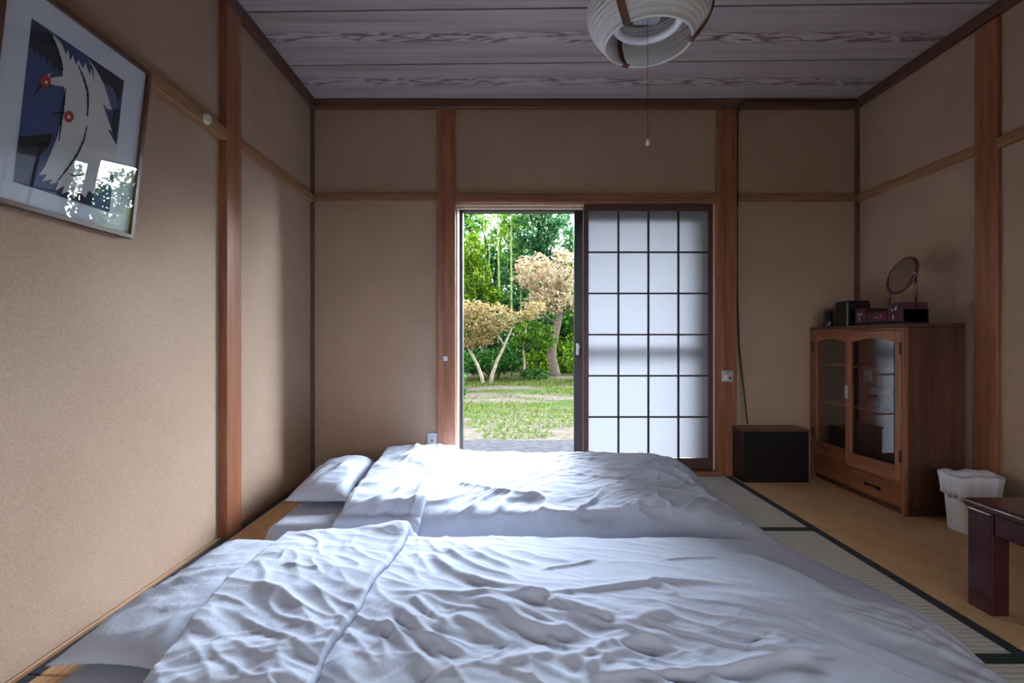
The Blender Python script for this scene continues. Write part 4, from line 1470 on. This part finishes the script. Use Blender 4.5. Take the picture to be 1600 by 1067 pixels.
# sapling
Yt = 15.4
b0 = gpt(818, 588, Yt)
t3 = empty('sapling', (b0[0], b0[1], GZ), 'slender sapling with a pale stem between maple and autumn tree', 'tree')
limb('trunk', [(818, 592), (819, 570), (817, 550), (820, 525), (824, 505)], Yt, [.06, .05, .04, .028, .015], 'bark_pale', t3)
limb('branch', [(817, 550), (808, 535), (802, 520)], Yt, [.025, .018, .01], 'bark_pale', t3, n=6)
cards('crown', blob_points([pblob(826, 518, Yt, 22, 20, .6), pblob(812, 536, Yt, 14, 12, .4), pblob(848, 528, Yt + .6, 20, 22, .6)], 2600, 5, .3), .10, M['lf_mid'], t3, b0, 5)


def shrub(label, blobs, n, size, matn, seed, name='shrub', cat='shrub', group=None, stems=3, base=None):
    c = np.array(blobs)
    x, y = c[:, 0].mean(), c[:, 1].mean()
    z0 = GZ if base is None else base
    e = empty(name, (x, y, z0), label, cat, group)
    for k in range(stems):
        b_ = blobs[k % len(blobs)]
        tube('stem', [(x + .1 * k - .1, y, z0 - .02), ((x + b_[0]) / 2, (y + b_[1]) / 2, (z0 + b_[2]) / 2), (b_[0], b_[1], b_[2])], [.03, .022, .010], M['bark_dark'], e, 6)
    cards('foliage', blob_points(blobs, n, seed, .45), size, M[matn], e, (x, y, z0), seed)
    return e


Yt = 15.2
shrub('dark green leafy shrub behind the maple stems', [pblob(776, 566, Yt, 30, 20, .8), pblob(740, 566, Yt, 24, 20, .7), pblob(798, 560, Yt, 18, 24, .7)], 4200, .11, 'lf_dark', 11)
shrub('low rounded dark green mound beside the grey trunk', [pblob(836, 585, 15.0, 22, 9, .5)], 1500, .08, 'lf_dark', 12)
shrub('mid green shrub between the autumn tree trunk and the sash', [pblob(893, 562, 14.4, 14, 26, .5), pblob(912, 560, 14.4, 20, 30, .6)], 2200, .09, 'lf_mid', 13)
shrub('small bright shrub close to the left side of the doorway', [pblob(716, 600, 9.5, 12, 30, .4), pblob(706, 580, 9.6, 14, 30, .4)], 1300, .07, 'lf_dark', 14)
shrub('yellow-green grassy shrub behind the grey trunk', [pblob(846, 565, 18.6, 40, 20, .8), pblob(885, 555, 18.6, 26, 34, .8), pblob(905, 520, 19.0, 30, 50, .8)], 4000, .12, 'lf_bright', 15)
shrub('leafy green shrub under the tall trees in the middle', [pblob(840, 525, 19.6, 42, 44, 1.0), pblob(800, 530, 19.8, 34, 44, 1.0)], 4200, .14, 'lf_blue', 16)


def big_tree(name, label, base, blobs, n, size, matn, seed, trunk_r=.18, group=None):
    e = empty(name, base, label, 'tree', group)
    top = max(blobs, key=lambda q: q[2])
    tube('trunk', [(base[0], base[1], base[2] - .1), (base[0] + .1, base[1], (base[2] + top[2]) * .4), (top[0], top[1], top[2])], [trunk_r, trunk_r * .7, trunk_r * .25], M['bark_dark'], e, 8)
    for b_ in blobs[:4]:
        tube('branch', [(base[0] + .08, base[1], base[2] + (b_[2] - base[2]) * .55), (b_[0] * .6 + base[0] * .4, b_[1], b_[2] - .2), (b_[0], b_[1], b_[2])], [.07, .05, .02], M['bark_dark'], e, 6)
    cards('crown', blob_points(blobs, n, seed, .45), size, M[matn], e, base, seed)
    return e


def gb(px, Y):
    return ((px - CX) / F * Y, Y, float(ground_h(np.array([0.]), np.array([Y]))[0]))


Yt = 22
big_tree('broadleaf_tree', 'tall dark blue-green broadleaf tree behind the autumn tree', gb(850, Yt),
         [pblob(835, 360, Yt, 40, 34, 1.6), pblob(868, 380, Yt, 38, 36, 1.5), pblob(820, 400, Yt + .5, 30, 30, 1.3), pblob(860, 335, Yt, 34, 26, 1.4), pblob(850, 430, Yt + .5, 50, 36, 1.5), pblob(838, 305, Yt, 30, 30, 1.4), pblob(800, 450, Yt + 1, 24, 40, 1.2)],
         9000, .20, 'lf_blue', 21, .22)
Yt = 20.2
big_tree('bright_tree', 'bright yellow-green tree at the left of the doorway view', gb(736, Yt),
         [pblob(736, 392, Yt, 22, 26, 1.0), pblob(752, 430, Yt, 18, 26, .9), pblob(728, 450, Yt, 22, 30, 1.0), pblob(712, 410, Yt, 26, 36, 1.1), pblob(770, 462, Yt + .4, 18, 14, .7)],
         4400, .16, 'lf_bright', 22, .12)
Yt = 24.5
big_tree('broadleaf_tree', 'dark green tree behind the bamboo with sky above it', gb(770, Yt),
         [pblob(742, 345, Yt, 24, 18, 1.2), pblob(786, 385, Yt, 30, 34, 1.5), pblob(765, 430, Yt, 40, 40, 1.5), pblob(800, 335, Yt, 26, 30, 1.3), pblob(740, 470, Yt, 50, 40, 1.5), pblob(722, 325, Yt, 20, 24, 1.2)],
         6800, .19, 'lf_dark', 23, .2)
Yt = 23.0
big_tree('broadleaf_tree', 'light green tree beside the open sash with sky at its top', gb(905, Yt),
         [pblob(896, 400, Yt, 26, 40, 1.3), pblob(920, 380, Yt, 30, 44, 1.3), pblob(884, 440, Yt + .6, 26, 40, 1.2), pblob(905, 470, Yt, 34, 40, 1.3)],
         4200, .17, 'lf_mid', 24, .16)

# bamboo stems
for k, (xt, xb, Yb, lab) in enumerate([(776, 784, 20.6, 'tallest pale bamboo stem in the gap of sky'), (797, 800, 21.2, 'straight bamboo stem just left of the blue-green tree'), (754, 759, 21.6, 'thin bamboo stem beside the bright tree'),
                                       (763, 760, 22.6, 'fine bamboo stem deep in the shade of the grove'), (812, 815, 22.0, 'bamboo stem half hidden by the autumn leaves'), (791, 793, 22.8, 'slim bamboo stem between the two tall ones')]):
    base = gb(xb, Yb)
    e = empty('bamboo_stem', base, lab, 'bamboo', 'bamboo stems in the grove')
    topz = 7.6 - .3 * k
    topx = (xt - CX) / F * Yb
    pts, rr = [], []
    n = 18
    for i in range(n + 1):
        t = i / n
        z = base[2] - .05 + (topz - base[2]) * t
        # line through the photographed lean
        x = base[0] + (topx - base[0]) * t * 1.35 + .10 * t * t
        for dz, q in ((0, 1.0), (.012, 1.22), (.03, 1.0)):
            pts.append((x, Yb, z + dz))
            rr.append((.062 - .035 * t) * q * (1.0 if k < 2 else .72))
    tube('culm', pts, rr, M['bamboo'], e, 8)
    tops = [(pts[-1][0] + .5 * math.sin(j * 2.4), Yb + .5 * math.cos(j * 2.4), topz - .35 * j, .55, .55, .3) for j in range(5)]
    cards('foliage', blob_points(tops, 500, 40 + k, .3), .16, M['lf_bright'], e, base, 40 + k, aspect=.25)

# trees left and right of the view, seen in reflections and from beside the camera
def far_row(spots, label, group, matn, seed, hgt):
    r = random.Random(seed)
    proto = None
    for i, (x, y) in enumerate(spots):
        s = r.uniform(.85, 1.15)
        if proto is None:
            bl = [(0, 0, hgt * .62, 1.7, 1.6, hgt * .22), (1.2, .3, hgt * .5, 1.5, 1.4, hgt * .2), (-1.2, -.2, hgt * .52, 1.5, 1.4, hgt * .2), (.2, -.6, hgt * .34, 1.9, 1.5, hgt * .2), (0, .2, hgt * .82, 1.2, 1.2, hgt * .17), (-.6, -.3, hgt * .16, 1.6, 1.3, hgt * .15)]
            g0 = float(ground_h(np.array([x]), np.array([y]))[0])
            e = big_tree('grove_tree', label, (x, y, g0), [(b_[0] + x, b_[1] + y, b_[2] + g0, *b_[3:]) for b_ in bl], 5200, .24, matn, seed, .2, group)
            proto = e
        else:
            c = proto.copy()
            C.objects.link(c)
            c.location = (x, y, float(ground_h(np.array([x]), np.array([y]))[0]))
            c.rotation_euler = (0, 0, r.uniform(0, 6.28))
            c.scale = (s, s, s)
            for ch in proto.children:
                d = ch.copy()
                C.objects.link(d)
                d.parent = c


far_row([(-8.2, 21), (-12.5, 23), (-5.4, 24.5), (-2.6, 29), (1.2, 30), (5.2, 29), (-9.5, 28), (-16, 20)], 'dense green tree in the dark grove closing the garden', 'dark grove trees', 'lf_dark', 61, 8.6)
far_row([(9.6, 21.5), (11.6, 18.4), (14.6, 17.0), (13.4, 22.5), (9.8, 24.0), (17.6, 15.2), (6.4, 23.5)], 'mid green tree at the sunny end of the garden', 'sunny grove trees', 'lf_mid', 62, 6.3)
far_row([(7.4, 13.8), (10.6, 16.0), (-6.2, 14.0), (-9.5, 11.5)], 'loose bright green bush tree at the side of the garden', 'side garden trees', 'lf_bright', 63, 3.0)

far_row([(-3.4, 24.8), (-.6, 25.6), (2.2, 25.0), (4.6, 25.6), (6.8, 24.6), (-1.9, 21.0), (3.4, 20.6)], 'low leafy bush filling the foot of the grove', 'bushes at the foot of the grove', 'lf_dark', 64, 3.4)

# grass
n = 60000
gxp = rng.uniform(-4.5, 5.5, n)
gyp = 5.7 + 11.5 * rng.random(n) ** 1.2
nz = fbm(gxp * .55 + 3, gyp * 1.1, 15, 3)
keep = nz > .0 + .16 * np.sin(gyp * 1.1 + 1.4)
gxp, gyp = gxp[keep], gyp[keep]
m_ = len(gxp)
a = rng.uniform(0, 6.28, m_)
hgt_ = rng.uniform(.015, .06, m_) * (1 + .7 * (gyp > 11))
zz = ground_h(gxp, gyp)
lean = rng.normal(0, .03, (m_, 2))
wd = .010
V = np.stack([np.stack([gxp - wd * np.cos(a), gyp - wd * np.sin(a), zz - .01], -1), np.stack([gxp + wd * np.cos(a), gyp + wd * np.sin(a), zz - .01], -1), np.stack([gxp + lean[:, 0], gyp + lean[:, 1], zz + hgt_], -1)], 1).reshape(-1, 3)
go = mesh('grass', V, np.arange(m_ * 3).reshape(m_, 3).tolist(), M['lf_grass'], None, (0, 10, GZ))
tag(go, 'short grass and weeds growing in patches on the garden soil', 'grass', kind='stuff')
